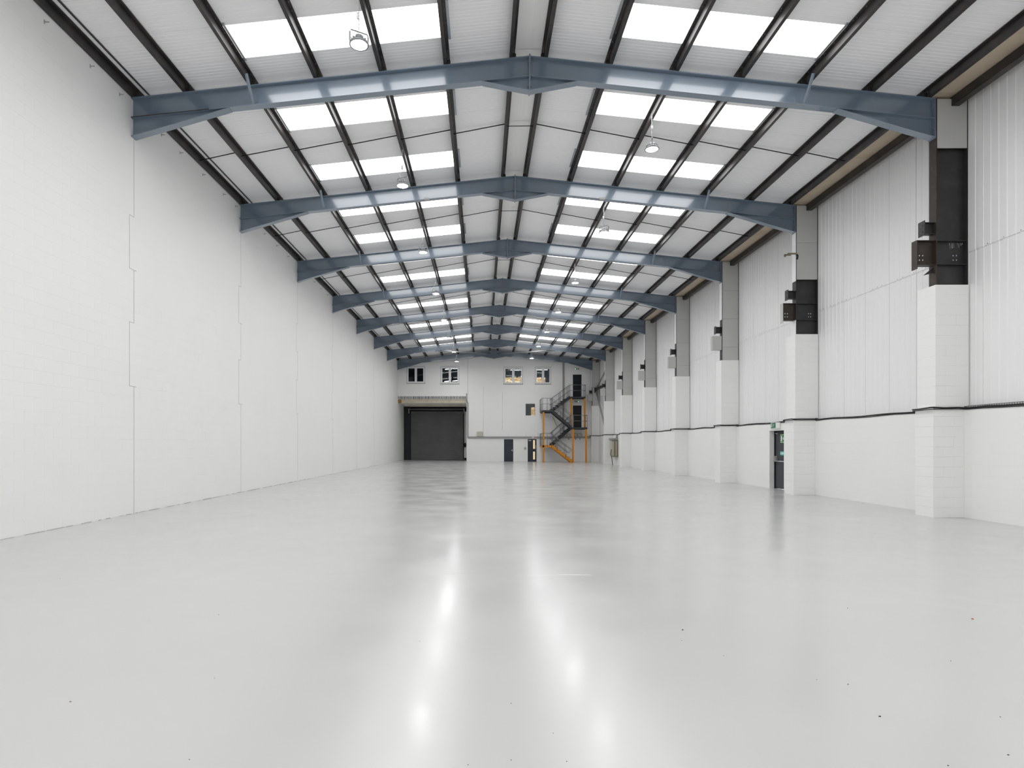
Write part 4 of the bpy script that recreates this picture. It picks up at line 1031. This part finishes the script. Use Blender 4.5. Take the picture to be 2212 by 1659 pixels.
# distribution panel between the last two piers
t = thing('distribution_panel', 'olive and beige electrical distribution panel on the dado by the sixth pier', 'electrical panel', (10.6, 48.3, 0.6))
za, zb = bz(987, 48), bz(951, 48)
MB().bbox(10.41, XDADO-0.001, 47.45, 48.35, za, zb, 0.015).build('panel_box', M['olive'], t)
MB().bbox(10.47, XDADO-0.001, 48.37, 49.25, za+0.1, zb-0.02, 0.015).build('panel_box', M['beige'], t)
for y in (47.7, 48.1): MB().box(10.398, 10.41, y-0.12, y+0.12, za+0.1, zb-0.1).build('panel_door', M['beige'], t)
MB().box(10.55, 10.60, 47.43, 47.45, za+0.1, zb-0.1).build('panel_seam', M['beige'], t)
MB().bbox(10.38, XDADO-0.001, 47.45, 49.25, zb+0.02, zb+0.17, 0.01).build('trunking', M['trunk'], t)
MB().bbox(10.62, 10.72, 47.6, 47.75, zb+0.17, ZDADO, 0.01).build('riser', M['trunk'], t)
MB().tube([(10.44, 48.6, za+0.6), (10.40, 48.7, za+0.2), (10.46, 48.5, za-0.1), (10.50, 48.4, FZ(10.5))], 0.025, 8).build('flex', M['cable'], t)

# wall ties near the top of the blank wall
tie = None
for k, y in enumerate((10.77, 12.03, 13.0, 14.7, 15.6, 16.87, 18.2, 19.1, 20.6, 21.6, 22.9, 24.2, 26.8, 28.0, 29.2, 30.4)):
    lab = 'small steel tie bracket high on the blank wall, %s from the camera' % (ORD+['sixteenth'])[k]
    if tie is None:
        tie = thing('wall_tie', lab, 'bracket', (XL, y, H+7.58), 'wall ties')
        MB().box(XL, XL+0.09, y-0.003, y+0.003, H+7.570, H+7.588).build('tie_strap', M['sill'], tie)
        MB().box(XL, XL+0.006, y-0.012, y+0.012, H+7.545, H+7.615).build('tie_plate', M['sill'], tie)
    else: c = copy_tree(tie); c.location = (XL, y, H+7.58); c['label'] = lab

# ------------------------------------------------------------------ crumbs on the floor
def on_floor(px, py):
    a, b = (px-VX)/F_PX, (VY-py)/F_PX; s = -(H-0.0042*1.1)/(b+0.0042*a)
    return (s*a, s, FZ(s*a))
def crumb(px, py, size, m, name, label, cat, group=None, seed=0):
    x, y, z = on_floor(px, py); rr = random.Random(seed); mb = MB(); n = 7
    ring = [(size*rr.uniform(0.6, 1.0)*math.cos(2*math.pi*k/n), 0.7*size*rr.uniform(0.6, 1.0)*math.sin(2*math.pi*k/n)) for k in range(n)]
    h = size*0.45
    for k in range(n):
        a, b = ring[k], ring[(k+1) % n]
        mb.quad((x+a[0], y+a[1], z), (x+b[0], y+b[1], z), (x+b[0]*0.6, y+b[1]*0.6, z+h), (x+a[0]*0.6, y+a[1]*0.6, z+h))
    mb.poly([(x+a[0]*0.6, y+a[1]*0.6, z+h) for a in ring])
    t = thing(name, label, cat, (x, y, z), group); mb.build('chip' if name != 'leaf' else 'blade', m, t)
crumb(2101, 1337.5, 0.016, M['leafm'], 'leaf', 'tiny orange leaf fragment on the floor near the nearest pier', 'leaf', seed=1)
crumb(152, 1516, 0.009, M['tan'], 'paint_chip', 'tan chip lying on the open floor by the blank wall', 'chip', seed=2)
crumb(1474.5, 1361, 0.013, M['grit'], 'stone_crumb', 'largest dark crumb, on the middle of the floor', 'crumb', seed=3)
crumb(1901, 1548, 0.010, M['grit'], 'stone_crumb', 'flat dark crumb beside a fine reddish scratch', 'crumb', seed=4)
for k, (px, py, sz) in enumerate(((472, 1328, .010), (1831, 1314, .011), (1832, 1478.5, .011), (2054, 1428, .010), (2161, 1549, .009), (2178, 1631, .011), (2048, 1654, .010), (1563.7, 1416.5, .008), (1764.5, 1468, .008),
        (130, 1250, .010), (357, 1181, .009), (463, 1465, .007), (1104, 1519.5, .007), (1104, 1642, .007), (906.5, 1385.5, .008), (1472.5, 1384, .009), (1011, 1652, .006), (1224, 1645, .007), (1195, 1584, .007), (409, 1641, .008))):
    crumb(px, py, sz*0.62, M['grit'], 'grit_speck', 'tiny dark speck of grit on the pale floor', 'speck', 'grit specks', seed=10+k)
